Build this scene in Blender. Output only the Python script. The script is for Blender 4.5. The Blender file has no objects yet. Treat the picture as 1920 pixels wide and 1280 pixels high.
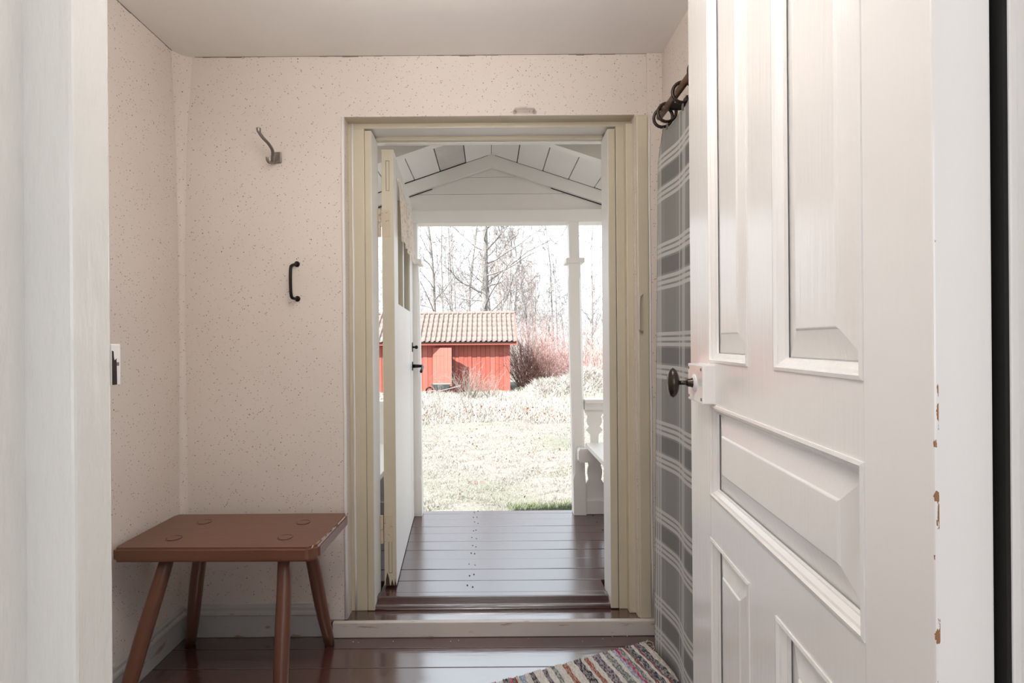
import bpy, bmesh, math, random
import numpy as np
from mathutils import Vector, Matrix

random.seed(7)
rng = np.random.default_rng(7)
S = bpy.context.scene
C = S.collection
R = math.radians

# ------------------------------------------------------------------ camera, sky, sun, added fill lights, exposure
F_PX, VPX, VPY, CAM_Z, ROLL = 950.0, 917.0, 643.0, 1.10, R(0.45)
cd = bpy.data.cameras.new('camera')
cam = bpy.data.objects.new('camera', cd)
C.objects.link(cam)
cam.location = (0, 0, CAM_Z)
cam.rotation_euler = (Matrix.Rotation(R(90), 3, 'X') @ Matrix.Rotation(-ROLL, 3, 'Z')).to_euler()
cd.sensor_width = 36.0
cd.lens = F_PX / 1920 * 36
cd.shift_x = (960 - VPX) / 1920
cd.shift_y = (VPY - 640) / 1920
cd.clip_start = 0.02
cd.clip_end = 300
S.camera = cam

world = bpy.data.worlds.new('sky')
S.world = world
world.use_nodes = True
bg = world.node_tree.nodes['Background']
bg.inputs[0].default_value = (0.84, 0.92, 1.0, 1)
bg.inputs[1].default_value = 2.1

sun_d = bpy.data.lights.new('sun', 'SUN')
sun_d.energy = 13.5
sun_d.angle = R(0.6)
sun_d.color = (1.0, 0.95, 0.88)
sun = bpy.data.objects.new('sun', sun_d)
C.objects.link(sun)
az, el = R(50), R(45)
sun.rotation_euler = Vector((math.sin(az) * math.cos(el), math.cos(az) * math.cos(el), -math.sin(el))).to_track_quat('-Z', 'Y').to_euler()

# added fill light behind the camera, no window is modelled there
wl = bpy.data.lights.new('added_rear_fill', 'AREA')
wl.shape = 'RECTANGLE'
wl.size, wl.size_y = 2.6, 1.5
wl.energy = 30
wl.color = (0.95, 0.97, 1.0)
wlo = bpy.data.objects.new('added_rear_fill', wl)
C.objects.link(wlo)
wlo.location = (0.0, -2.38, 1.35)
wlo.rotation_euler = (R(90), 0, 0)
for side, power in ((-1, 12), (1, 11)):  # added unseen fills at both sides, the walls have no windows
    sl_ = bpy.data.lights.new('added_side_fill', 'AREA')
    sl_.shape = 'RECTANGLE'
    sl_.size, sl_.size_y = 1.5, 1.4
    sl_.energy = power
    sl_.color = (0.93, 0.96, 1.0)
    so = bpy.data.objects.new('added_side_fill', sl_)
    C.objects.link(so)
    so.location = (side * 1.72, -1.15, 1.35)
    so.rotation_euler = (R(90), 0, R(90) * side)
# added point fill under the hall ceiling, above the frame, no fixture
hl = bpy.data.lights.new('added_hall_fill', 'POINT')
hl.energy = 6.5
hl.shadow_soft_size = 0.14
hl.color = (1.0, 0.955, 0.91)
hlo = bpy.data.objects.new('added_hall_fill', hl)
C.objects.link(hlo)
hlo.location = (-0.12, 0.85, 1.92)

# added upward spot to brighten the hall ceiling, above the frame, no fixture
ul_ = bpy.data.lights.new('added_ceiling_fill', 'SPOT')
ul_.energy = 46
ul_.spot_size = R(165)
ul_.spot_blend = 0.6
ul_.shadow_soft_size = 0.08
ul_.color = (1.0, 0.965, 0.93)
ulo = bpy.data.objects.new('added_ceiling_fill', ul_)
C.objects.link(ulo)
ulo.location = (-0.12, 0.62, 1.74)
ulo.rotation_euler = (R(180), 0, 0)

S.view_settings.view_transform = 'Standard'
S.view_settings.look = 'None'
S.view_settings.gamma = 1.0
S.view_settings.use_curve_mapping = False
S.view_settings.exposure = 0.15
S.cycles.use_denoising = True
S.cycles.max_bounces = 10
S.cycles.diffuse_bounces = 6
S.cycles.glossy_bounces = 4
S.cycles.transparent_max_bounces = 12
S.cycles.sample_clamp_indirect = 8
S.cycles.caustics_reflective = False
S.cycles.caustics_refractive = False


def U(px, py, Y):
    """world point seen at photograph pixel (px, py) at distance Y (used to lay things out)"""
    dx, dy = px - VPX, py - VPY
    c, s = math.cos(ROLL), math.sin(ROLL)
    ux, uy = dx * c - dy * s, dy * c + dx * s
    return Vector((ux * Y / F_PX, Y, CAM_Z - uy * Y / F_PX))


# ------------------------------------------------------------------ materials
class NT:
    def __init__(s, name):
        s.m = bpy.data.materials.new(name)
        s.m.use_nodes = True
        s.t = s.m.node_tree
        s.b = s.t.nodes['Principled BSDF']
        s.out = s.t.nodes['Material Output']

    def n(s, typ, **kw):
        nd = s.t.nodes.new(typ)
        for k, v in kw.items():
            setattr(nd, k, v)
        return nd

    def l(s, a, b):
        s.t.links.new(a, b)

    def coord(s, scale=(1, 1, 1), kind='Object'):
        tc = s.n('ShaderNodeTexCoord')
        mp = s.n('ShaderNodeMapping')
        mp.inputs['Scale'].default_value = scale
        s.l(tc.outputs[kind], mp.inputs[0])
        return mp.outputs[0]

    def noise(s, vec, scale, detail=3, rough=0.55):
        nd = s.n('ShaderNodeTexNoise')
        nd.inputs['Scale'].default_value = scale
        nd.inputs['Detail'].default_value = detail
        nd.inputs['Roughness'].default_value = rough
        s.l(vec, nd.inputs['Vector'])
        return nd.outputs['Fac']

    def math(s, op, a, b=None, clamp=False):
        nd = s.n('ShaderNodeMath', operation=op, use_clamp=clamp)
        for i, v in enumerate((a, b)):
            if v is None:
                continue
            if isinstance(v, (int, float)):
                nd.inputs[i].default_value = v
            else:
                s.l(v, nd.inputs[i])
        return nd.outputs[0]

    def ramp(s, fac, lo, hi):
        nd = s.n('ShaderNodeMapRange')
        nd.inputs['From Min'].default_value = lo
        nd.inputs['From Max'].default_value = hi
        s.l(fac, nd.inputs['Value'])
        return nd.outputs[0]

    def mix(s, fac, a, b):
        nd = s.n('ShaderNodeMix', data_type='RGBA')
        if isinstance(fac, (int, float)):
            nd.inputs[0].default_value = fac
        else:
            s.l(fac, nd.inputs[0])
        for i, v in ((6, a), (7, b)):
            if isinstance(v, tuple):
                nd.inputs[i].default_value = (*v, 1)
            else:
                s.l(v, nd.inputs[i])
        return nd.outputs[2]

    def color(s, v):
        if isinstance(v, tuple):
            s.b.inputs['Base Color'].default_value = (*v, 1)
        else:
            s.l(v, s.b.inputs['Base Color'])

    def bump(s, h, strength=0.2, dist=0.002):
        nd = s.n('ShaderNodeBump')
        nd.inputs['Strength'].default_value = strength
        nd.inputs['Distance'].default_value = dist
        s.l(h, nd.inputs['Height'])
        s.l(nd.outputs[0], s.b.inputs['Normal'])

    def rough(s, v):
        if isinstance(v, (int, float)):
            s.b.inputs['Roughness'].default_value = v
        else:
            s.l(v, s.b.inputs['Roughness'])


def paint(name, col, rough=0.4, stretch=(40, 40, 3), bump=0.15, vary=0.06, dirt=None, ior=1.5, bdist=0.002):
    k = NT(name)
    v = k.coord(stretch)
    n1 = k.noise(v, 1.0, 4)
    v2 = k.coord((3, 3, 3))
    n2 = k.noise(v2, 1.0, 4)
    dark = tuple(c * (1 - vary * 2) for c in col)
    base = k.mix(k.ramp(n2, 0.3, 0.7), col, dark)
    if dirt:
        v3 = k.coord(dirt[2] if len(dirt) > 2 else (22, 22, 22))
        n3 = k.noise(v3, 1.0, 5, 0.65)
        base = k.mix(k.ramp(n3, dirt[1], dirt[1] + 0.05), base, dirt[0])
    k.color(base)
    k.rough(rough)
    k.b.inputs['IOR'].default_value = ior
    k.bump(n1, bump, bdist)
    return k.m


def plain(name, col, rough=0.6, metal=0.0, ior=1.5):
    k = NT(name)
    v = k.coord((60, 60, 60))
    n1 = k.noise(v, 1.0, 3)
    k.color(k.mix(n1, col, tuple(c * 0.75 for c in col)))
    k.rough(rough)
    k.b.inputs['Metallic'].default_value = metal
    k.b.inputs['IOR'].default_value = ior
    k.bump(n1, 0.1, 0.001)
    return k.m


def wallpaper(name):
    k = NT(name)
    v = k.coord()
    v.node.inputs['Rotation'].default_value = (0.41, 0.73, 0.33)

    def dots(scale, radius, keep):
        vo = k.n('ShaderNodeTexVoronoi')
        vo.inputs['Scale'].default_value = scale
        k.l(v, vo.inputs['Vector'])
        sep = k.n('ShaderNodeSeparateColor')
        k.l(vo.outputs['Color'], sep.inputs[0])
        r = k.math('MULTIPLY', sep.outputs[1], radius)
        inside = k.math('LESS_THAN', vo.outputs['Distance'], r)
        sel = k.math('GREATER_THAN', sep.outputs[0], keep)
        return k.math('MULTIPLY', inside, sel), sep.outputs[2]
    d1, c1 = dots(130, 0.33, 0.42)
    d2, c2 = dots(66, 0.16, 0.74)
    n = k.noise(k.coord((2, 2, 2)), 1.0, 4)
    base = k.mix(k.ramp(n, 0.3, 0.7), (0.74, 0.672, 0.62), (0.69, 0.618, 0.565))
    dotc = k.mix(c1, (0.30, 0.23, 0.19), (0.55, 0.46, 0.41))
    base = k.mix(d1, base, dotc)
    dotc2 = k.mix(c2, (0.12, 0.07, 0.055), (0.38, 0.29, 0.25))
    base = k.mix(d2, base, dotc2)
    k.color(base)
    k.rough(0.7)
    lump = k.noise(k.coord((5, 5, 3)), 1.0, 3)
    k.bump(lump, 0.25, 0.012)
    return k.m


M = {}
M['wallpaper'] = wallpaper('speckled_wallpaper')
M['ceiling'] = paint('ceiling_paint', (0.81, 0.78, 0.755), 0.38, (6, 6, 6), 0.2, 0.03, bdist=0.006)
M['gloss_white'] = paint('gloss_white_paint', (0.83, 0.815, 0.80), 0.20, (120, 120, 6), 0.5, 0.02, ior=1.55, bdist=0.0012)
M['frame_white'] = paint('lumpy_white_paint', (0.76, 0.75, 0.72), 0.2, (38, 38, 11), 0.75, 0.03, dirt=((0.35, 0.22, 0.14), 0.80), bdist=0.005)
M['cream'] = paint('cream_paint', (0.60, 0.54, 0.415), 0.32, (60, 60, 4), 0.15, 0.04)
M['white_old'] = paint('old_white_paint', (0.80, 0.775, 0.75), 0.42, (30, 30, 30), 0.15, 0.03, dirt=((0.25, 0.17, 0.12), 0.82))
M['white_out'] = paint('porch_white_paint', (0.86, 0.83, 0.79), 0.4, (12, 50, 50), 0.12, 0.03)
M['bare_board'] = paint('weathered_board', (0.68, 0.645, 0.60), 0.6, (60, 6, 60), 0.3, 0.12, dirt=((0.35, 0.31, 0.28), 0.68))
M['floor'] = paint('oxblood_floor_paint', (0.085, 0.030, 0.023), 0.17, (5, 45, 45), 0.35, 0.15, dirt=((0.16, 0.10, 0.085), 0.70, (6, 60, 60)), ior=3.3)
M['porch_floor'] = paint('oxblood_porch_paint', (0.080, 0.030, 0.028), 0.22, (4, 40, 40), 0.2, 0.15, dirt=((0.17, 0.12, 0.11), 0.70, (5, 50, 50)), ior=2.8)
M['scuffed'] = paint('scuffed_white_paint', (0.66, 0.60, 0.56), 0.4, (6, 40, 40), 0.2, 0.08, dirt=((0.36, 0.27, 0.23), 0.61, (7, 60, 60)))
M['grey_base'] = paint('grey_baseboard_paint', (0.50, 0.50, 0.50), 0.35, (6, 6, 50), 0.25, 0.08, dirt=((0.30, 0.22, 0.15), 0.61, (9, 9, 30)))
M['stool'] = paint('brown_stool_paint', (0.165, 0.068, 0.040), 0.30, (10, 40, 40), 0.25, 0.12, dirt=((0.07, 0.028, 0.02), 0.74, (9, 50, 50)))
M['stool_leg'] = paint('brown_stool_leg_paint', (0.15, 0.060, 0.036), 0.32, (45, 45, 6), 0.3, 0.12)
M['iron'] = plain('black_iron', (0.018, 0.014, 0.013), 0.38, 0.6)
M['steel'] = plain('dull_steel', (0.32, 0.29, 0.27), 0.34, 0.9)
M['brass_dark'] = plain('dark_bronze', (0.06, 0.045, 0.038), 0.22, 0.7)
M['rod_wood'] = paint('dark_rod_wood', (0.16, 0.085, 0.045), 0.3, (60, 6, 60), 0.1, 0.1)
M['ring_wood'] = plain('dark_ring_wood', (0.035, 0.018, 0.012), 0.25)
M['rust_hinge'] = paint('painted_rusty_hinge', (0.60, 0.50, 0.38), 0.5, (60, 60, 60), 0.3, 0.05, dirt=((0.28, 0.12, 0.05), 0.60, (60, 60, 60)))
M['dark_gap'] = plain('hinge_gap_shade', (0.012, 0.010, 0.009), 0.9)
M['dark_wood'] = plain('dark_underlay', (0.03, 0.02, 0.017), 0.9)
M['house'] = paint('house_white_boards', (0.74, 0.72, 0.69), 0.5, (3, 3, 60), 0.1, 0.03)
M['room'] = plain('camera_room_wall', (0.72, 0.70, 0.67), 0.7)
M['barn_red'] = paint('red_ochre_paint', (0.315, 0.083, 0.060), 0.85, (25, 25, 1.5), 0.2, 0.07)
M['barn_red2'] = paint('red_ochre_paint_faded', (0.345, 0.110, 0.085), 0.85, (25, 25, 1.5), 0.2, 0.06)
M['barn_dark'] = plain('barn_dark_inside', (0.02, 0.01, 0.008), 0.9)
M['tub'] = plain('galvanised_tub', (0.17, 0.18, 0.18), 0.4, 0.3)


def mat_door_edge():
    k = NT('chipped_gloss_white_paint')
    v = k.coord((110, 110, 5))
    n1 = k.noise(v, 1.0, 4)
    tc = k.n('ShaderNodeTexCoord')
    sep = k.n('ShaderNodeSeparateXYZ')
    k.l(tc.outputs['Object'], sep.inputs[0])
    near_u = k.math('LESS_THAN', k.math('ABSOLUTE', sep.outputs[0]), 0.0022)
    near_y = k.math('GREATER_THAN', sep.outputs[1], -0.0036)
    nz = k.noise(k.coord((120, 120, 38)), 1.0, 4)
    chip = k.math('MULTIPLY', k.math('MULTIPLY', near_u, near_y), k.math('GREATER_THAN', nz, k.math('ADD', 0.585, k.math('MULTIPLY', k.math('MAXIMUM', k.math('SUBTRACT', sep.outputs[2], 0.95), 0.0), 0.22))))
    k.color(k.mix(chip, (0.83, 0.815, 0.80), (0.30, 0.15, 0.065)))
    k.rough(0.21)
    k.b.inputs['IOR'].default_value = 1.55
    k.bump(n1, 0.22, 0.0012)
    return k.m


M['door_edge'] = mat_door_edge()


def mat_tile():
    k = NT('worn_clay_tile')
    oi = k.n('ShaderNodeObjectInfo')
    n = k.noise(k.coord((14, 14, 14)), 1.0, 4)
    a = k.mix(oi.outputs['Random'], (0.19, 0.143, 0.128), (0.155, 0.12, 0.108))
    k.color(k.mix(k.ramp(n, 0.4, 0.7), a, (0.20, 0.175, 0.16)))
    k.rough(0.85)
    return k.m


M['tile'] = mat_tile()


def mat_grass(name, cols, scale=0.8):
    k = NT(name)
    g = k.n('ShaderNodeNewGeometry')
    mp = k.n('ShaderNodeMapping')
    k.l(g.outputs['Position'], mp.inputs[0])
    a = k.noise(mp.outputs[0], scale, 4, 0.6)
    b = k.noise(mp.outputs[0], 28, 4, 0.7)
    c = k.mix(k.ramp(a, 0.5, 0.68), cols[0], cols[1])
    c = k.mix(k.ramp(b, 0.50, 0.72), c, cols[2])
    k.color(c)
    k.rough(0.9)
    k.b.inputs['Specular IOR Level'].default_value = 0.1
    k.bump(b, 0.6, 0.03)
    return k.m


M['ground'] = mat_grass('dry_lawn', ((0.225, 0.217, 0.197), (0.175, 0.185, 0.140), (0.135, 0.125, 0.108)), 0.35)
M['blades'] = mat_grass('dry_blades', ((0.285, 0.275, 0.250), (0.205, 0.225, 0.155), (0.165, 0.150, 0.13)), 0.45)
M['stalk'] = mat_grass('dry_stalks', ((0.43, 0.41, 0.38), (0.38, 0.36, 0.33), (0.29, 0.265, 0.24)), 0.9)
M['greenblades'] = mat_grass('green_blades', ((0.13, 0.17, 0.075), (0.17, 0.21, 0.10), (0.22, 0.22, 0.15)), 0.9)
M['leaf'] = mat_grass('dead_leaves', ((0.20, 0.10, 0.06), (0.27, 0.17, 0.12), (0.11, 0.06, 0.045)), 2.5)
M['evergreen'] = mat_grass('dark_evergreen', ((0.055, 0.07, 0.04), (0.08, 0.10, 0.06), (0.03, 0.04, 0.025)), 2.0)


def mat_bark(name, col, col2):
    k = NT(name)
    n = k.noise(k.coord((9, 9, 3)), 1.0, 4)
    k.color(k.mix(k.ramp(n, 0.4, 0.65), col, col2))
    k.rough(0.95)
    k.b.inputs['Specular IOR Level'].default_value = 0.1
    return k.m


M['bark'] = mat_bark('pale_grey_bark', (0.27, 0.255, 0.245), (0.16, 0.152, 0.146))
M['bark_far'] = mat_bark('birch_bark', (0.34, 0.325, 0.31), (0.24, 0.23, 0.22))
M['twig'] = mat_bark('grey_twig', (0.28, 0.267, 0.257), (0.22, 0.21, 0.202))
M['twig_pink'] = mat_bark('pinkish_twig', (0.40, 0.335, 0.31), (0.33, 0.285, 0.268))
M['twig_red'] = mat_bark('red_twig', (0.44, 0.27, 0.26), (0.34, 0.21, 0.20))
M['twig_brown'] = mat_bark('brown_twig', (0.11, 0.058, 0.048), (0.075, 0.042, 0.036))
M['sapling'] = mat_bark('pale_sapling', (0.30, 0.275, 0.25), (0.24, 0.22, 0.2))


def mat_glass():
    k = NT('window_glass')
    tr = k.n('ShaderNodeBsdfTransparent')
    gl = k.n('ShaderNodeBsdfGlossy')
    gl.inputs['Roughness'].default_value = 0.02
    fr = k.n('ShaderNodeFresnel')
    fr.inputs[0].default_value = 1.45
    mx = k.n('ShaderNodeMixShader')
    k.l(fr.outputs[0], mx.inputs[0])
    k.l(tr.outputs[0], mx.inputs[1])
    k.l(gl.outputs[0], mx.inputs[2])
    k.l(mx.outputs[0], k.out.inputs[0])
    return k.m


M['glass'] = mat_glass()


def mat_lace():
    k = NT('cream_lace')
    v = k.coord((1, 1, 1), 'UV')
    vo = k.n('ShaderNodeTexVoronoi')
    vo.inputs['Scale'].default_value = 26
    k.l(v, vo.inputs['Vector'])
    n = k.noise(v, 9, 3)
    solid = k.math('MAXIMUM', k.ramp(vo.outputs['Distance'], 0.30, 0.55), k.ramp(n, 0.47, 0.55))
    df = k.n('ShaderNodeBsdfDiffuse')
    df.inputs[0].default_value = (0.90, 0.80, 0.71, 1)
    tl = k.n('ShaderNodeBsdfTranslucent')
    tl.inputs[0].default_value = (0.88, 0.75, 0.65, 1)
    m1 = k.n('ShaderNodeMixShader')
    m1.inputs[0].default_value = 0.35
    k.l(df.outputs[0], m1.inputs[1])
    k.l(tl.outputs[0], m1.inputs[2])
    tr = k.n('ShaderNodeBsdfTransparent')
    m2 = k.n('ShaderNodeMixShader')
    k.l(k.math('ADD', k.math('MULTIPLY', solid, 0.35), 0.62), m2.inputs[0])
    k.l(tr.outputs[0], m2.inputs[1])
    k.l(m1.outputs[0], m2.inputs[2])
    k.l(m2.outputs[0], k.out.inputs[0])
    return k.m


M['lace'] = mat_lace()


def mat_plaid():
    k = NT('grey_plaid_linen')
    tc = k.n('ShaderNodeTexCoord')
    sep = k.n('ShaderNodeSeparateXYZ')
    k.l(tc.outputs['UV'], sep.inputs[0])
    u, v = sep.outputs[0], sep.outputs[1]          # metres along and up the cloth

    def lines(x, period, centres, hw):
        ph = k.math('MODULO', k.math('ADD', x, period * 10), period)
        acc = None
        for c in centres:
            d = k.math('LESS_THAN', k.math('ABSOLUTE', k.math('SUBTRACT', ph, c)), hw)
            acc = d if acc is None else k.math('MAXIMUM', acc, d)
        return acc
    P = 0.305
    hline = lines(v, P, [0.064, 0.082, 0.100, 0.176, 0.194, 0.212], 0.0058)
    hdark = lines(v, P, [0.138], 0.026)
    vline = lines(u, 0.23, [0.012, 0.026, 0.040, 0.205], 0.0045)
    vdark = lines(u, 0.23, [0.12], 0.045)
    weave = k.noise(k.coord((700, 700, 700), 'UV'), 1.0, 2)
    base = (0.215, 0.215, 0.207)
    c = k.mix(k.math('MULTIPLY', vdark, 0.5), base, (0.15, 0.15, 0.145))
    c = k.mix(k.math('MULTIPLY', hdark, 0.65), c, (0.055, 0.055, 0.053))
    c = k.mix(k.math('MULTIPLY', hline, 0.72), c, (0.66, 0.64, 0.62))
    c = k.mix(k.math('MULTIPLY', vline, 0.75), c, (0.60, 0.60, 0.59))
    c = k.mix(k.math('MULTIPLY', weave, 0.45), c, (0.42, 0.41, 0.39))
    k.color(c)
    k.rough(0.9)
    k.bump(weave, 0.3, 0.001)
    return k.m


M['plaid'] = mat_plaid()


def mat_rag(name, c1, c2):
    k = NT(name)
    v = k.coord((1, 1, 1), 'UV')
    ck = k.n('ShaderNodeTexNoise')
    ck.inputs['Scale'].default_value = 170
    k.l(v, ck.inputs['Vector'])
    k.color(k.mix(k.ramp(ck.outputs[0], 0.46, 0.54), c1, c2))
    k.rough(0.95)
    return k.m


# ------------------------------------------------------------------ mesh helpers
def box(bm, x0, x1, y0, y1, z0, z1, bev=0.0):
    vs = [bm.verts.new(p) for p in ((x0, y0, z0), (x1, y0, z0), (x1, y1, z0), (x0, y1, z0),
                                     (x0, y0, z1), (x1, y0, z1), (x1, y1, z1), (x0, y1, z1))]
    fs = [bm.faces.new([vs[i] for i in q]) for q in ((0, 3, 2, 1), (4, 5, 6, 7), (0, 1, 5, 4), (1, 2, 6, 5), (2, 3, 7, 6), (3, 0, 4, 7))]
    if bev > 0:
        es = list({e for f in fs for e in f.edges})
        bmesh.ops.bevel(bm, geom=es, offset=bev, segments=2, affect='EDGES', profile=0.6)
    return vs


def prism(bm, pts, lo, hi, axis='Y', bev=0.0):
    """closed outline extruded: axis Y -> pts (x,z); axis X -> pts (y,z); axis Z -> pts (x,y)"""
    def P(a, b, t):
        return {'Y': (a, t, b), 'X': (t, a, b), 'Z': (a, b, t)}[axis]
    A = [bm.verts.new(P(a, b, lo)) for a, b in pts]
    B = [bm.verts.new(P(a, b, hi)) for a, b in pts]
    n = len(pts)
    fs = [bm.faces.new(A), bm.faces.new(B[::-1])]
    for i in range(n):
        fs.append(bm.faces.new((A[i], B[i], B[(i + 1) % n], A[(i + 1) % n])))
    if bev:
        es = list({e for f in fs[:2] for e in f.edges})
        bmesh.ops.bevel(bm, geom=es, offset=bev, segments=1, affect='EDGES')


def tube(bm, pts, rad, n=10, cap=True):
    pts = [Vector(p) for p in pts]
    if isinstance(rad, (int, float)):
        rad = [rad] * len(pts)
    rings = []
    up = None
    for i, p in enumerate(pts):
        a = pts[max(i - 1, 0)]
        b = pts[min(i + 1, len(pts) - 1)]
        d = (b - a).normalized()
        if up is None:
            up = Vector((0, 0, 1)) if abs(d.z) < 0.9 else Vector((1, 0, 0))
        x = d.cross(up).normalized()
        y = x.cross(d).normalized()
        up = y
        rings.append([bm.verts.new(p + (x * math.cos(t) + y * math.sin(t)) * rad[i]) for t in (2 * math.pi * j / n for j in range(n))])
    for r0, r1 in zip(rings, rings[1:]):
        for j in range(n):
            bm.faces.new((r0[j], r0[(j + 1) % n], r1[(j + 1) % n], r1[j]))
    if cap:
        bm.faces.new(rings[0][::-1])
        bm.faces.new(rings[-1])


def smooth_pts(pts, k=5):
    pts = [Vector(p) for p in pts]
    out = []
    for i in range(len(pts) - 1):
        p0, p1, p2, p3 = pts[max(i - 1, 0)], pts[i], pts[i + 1], pts[min(i + 2, len(pts) - 1)]
        for j in range(k):
            t = j / k
            out.append(0.5 * ((2 * p1) + (p2 - p0) * t + (2 * p0 - 5 * p1 + 4 * p2 - p3) * t * t + (3 * p1 - p0 - 3 * p2 + p3) * t ** 3))
    out.append(pts[-1])
    return out


def lathe(bm, prof, centre, axis, n=20):
    """prof: list of (radius, along); axis: unit direction"""
    ax = Vector(axis).normalized()
    ref = Vector((0, 0, 1)) if abs(ax.z) < 0.9 else Vector((1, 0, 0))
    x = ax.cross(ref).normalized()
    y = ax.cross(x).normalized()
    c = Vector(centre)
    rings = [[bm.verts.new(c + ax * a + (x * math.cos(t) + y * math.sin(t)) * max(r, 1e-4)) for t in (2 * math.pi * j / n for j in range(n))] for r, a in prof]
    for r0, r1 in zip(rings, rings[1:]):
        for j in range(n):
            bm.faces.new((r0[j], r0[(j + 1) % n], r1[(j + 1) % n], r1[j]))
    bm.faces.new(rings[0][::-1])
    bm.faces.new(rings[-1])


def torus(bm, centre, axis, R_, r, n=28, m=10):
    ax = Vector(axis).normalized()
    ref = Vector((0, 0, 1)) if abs(ax.z) < 0.9 else Vector((1, 0, 0))
    x = ax.cross(ref).normalized()
    y = ax.cross(x).normalized()
    c = Vector(centre)
    vs = []
    for i in range(n):
        t = 2 * math.pi * i / n
        d = x * math.cos(t) + y * math.sin(t)
        vs.append([bm.verts.new(c + d * (R_ + r * math.cos(s)) + ax * r * math.sin(s)) for s in (2 * math.pi * j / m for j in range(m))])
    for i in range(n):
        for j in range(m):
            bm.faces.new((vs[i][j], vs[(i + 1) % n][j], vs[(i + 1) % n][(j + 1) % m], vs[i][(j + 1) % m]))


def tag(o, label=None, cat=None, group=None, kind=None):
    for k, v in (('label', label), ('category', cat), ('group', group), ('kind', kind)):
        if v:
            o[k] = v
    return o


def obj(name, bm, mat, parent=None, smooth=False, **kw):
    me = bpy.data.meshes.new(name)
    bmesh.ops.recalc_face_normals(bm, faces=bm.faces)
    bm.to_mesh(me)
    bm.free()
    return objm(name, me, mat, parent, smooth, **kw)


def objm(name, me, mat, parent=None, smooth=False, **kw):
    o = bpy.data.objects.new(name, me)
    C.objects.link(o)
    if mat and not me.materials:
        me.materials.append(mat)
    if smooth:
        me.shade_smooth()
    if parent:
        o.parent = parent
    return tag(o, **kw)


def empty(name, loc=(0, 0, 0), rz=0, **kw):
    o = bpy.data.objects.new(name, None)
    C.objects.link(o)
    o.location = loc
    o.rotation_euler = (0, 0, rz)
    o.empty_display_size = 0.1
    return tag(o, **kw)


def boxo(name, mat, parent, *dims, bev=0.0, **kw):
    bm = bmesh.new()
    box(bm, *dims, bev=bev)
    return obj(name, bm, mat, parent, **kw)


def npmesh(name, V, F):
    """V (n,3) F (m,k) arrays"""
    V = np.asarray(V, dtype=np.float32)
    F = np.asarray(F, dtype=np.int32)
    me = bpy.data.meshes.new(name)
    me.vertices.add(len(V))
    me.vertices.foreach_set('co', V.ravel())
    k = F.shape[1]
    me.loops.add(F.size)
    me.loops.foreach_set('vertex_index', F.ravel())
    me.polygons.add(len(F))
    me.polygons.foreach_set('loop_start', np.arange(0, F.size, k, dtype=np.int32))
    me.update(calc_edges=True)
    me.validate()
    return me


ST = 'structure'
# ------------------------------------------------------------------ dimensions of the hall
XL, XR, YB, H = -1.170, 0.665, 1.927, 2.195
OUT = 2.09                                          # outer face of the house wall
DX0, DX1 = -0.546, 0.560                            # opening in the wall
SOF = 1.964                                         # soffit of the opening

# walls
bm = bmesh.new()
box(bm, XL - 0.12, DX0, YB, OUT, -0.12, SOF)
es = [e for e in bm.edges if all(abs(v.co.x - DX0) < 1e-4 and abs(v.co.y - YB) < 1e-4 for v in e.verts)]
bmesh.ops.bevel(bm, geom=es, offset=0.008, segments=4, affect='EDGES')
box(bm, DX1, XR + 0.7, YB, OUT, -0.12, SOF)
box(bm, XL - 0.12, XR + 0.7, YB, OUT, SOF, H + 0.1)
obj('wall_back', bm, M['wallpaper'], label='speckled pinkish wallpapered wall around the entrance doorway', cat='wall', kind=ST)
bm = bmesh.new()
box(bm, XL - 0.12, XL, 0.45, YB, -0.12, H + 0.1)
obj('wall_left', bm, M['wallpaper'], label='speckled wallpapered side wall behind the brown stool', cat='wall', kind=ST)
bm = bmesh.new()
box(bm, XR, XR + 0.1, 1.82, YB, -0.12, H + 0.1)
box(bm, XR, XR + 0.1, 0.50, 1.82, 1.86, H + 0.1)
box(bm, XR, XR + 0.1, 0.50, 0.95, -0.12, 1.86)
box(bm, XR + 0.6, XR + 0.7, 0.50, YB, -0.12, H + 0.1)
box(bm, XR + 0.1, XR + 0.6, 0.85, 0.95, -0.12, H + 0.1)
obj('wall_right', bm, M['wallpaper'], label='speckled wallpapered wall above and beside the plaid curtain', cat='wall', kind=ST)
# cornered batten of wallpaper at the right of the back wall, and the folded paper in the far corner
bm = bmesh.new()
box(bm, 0.606, XR, YB - 0.007, YB, 0.0, H, bev=0.002)
obj('trim_1', bm, M['wallpaper'], label='narrow wallpapered strip in the corner beside the cream casing', cat='trim', kind=ST)
bm = bmesh.new()
pts = []
prof = [(0, 0), (0.022, 0.002), (0.016, -0.012), (0.006, -0.022), (0, -0.034)]
rows = []
for i in range(25):
    t = i / 24
    z = 0.115 + t * (H - 0.115)
    w = 0.55 + 0.25 * math.sin(t * 9) * t + (0.8 * max(0, t - 0.85) / 0.15)
    rows.append([bm.verts.new((XL + 0.0005 + a * w, YB - 0.0005 + min(b, 0) * w, z)) for a, b in [(0.0, -0.034), (0.005, -0.020), (0.012, -0.010), (0.021, -0.004), (0.034, 0.0)]])
for a, b in zip(rows, rows[1:]):
    for j in range(4):
        bm.faces.new((a[j], a[j + 1], b[j + 1], b[j]))
obj('trim_2', bm, M['wallpaper'], smooth=True, label='bulging fold of wallpaper in the corner above the stool', cat='trim', kind=ST)

# ceiling
boxo('ceiling', M['ceiling'], None, XL - 0.1, XR + 0.7, 0.40, YB + 0.05, H, H + 0.06, label='off white painted ceiling of the small hall', cat='ceiling', kind=ST)
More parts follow.
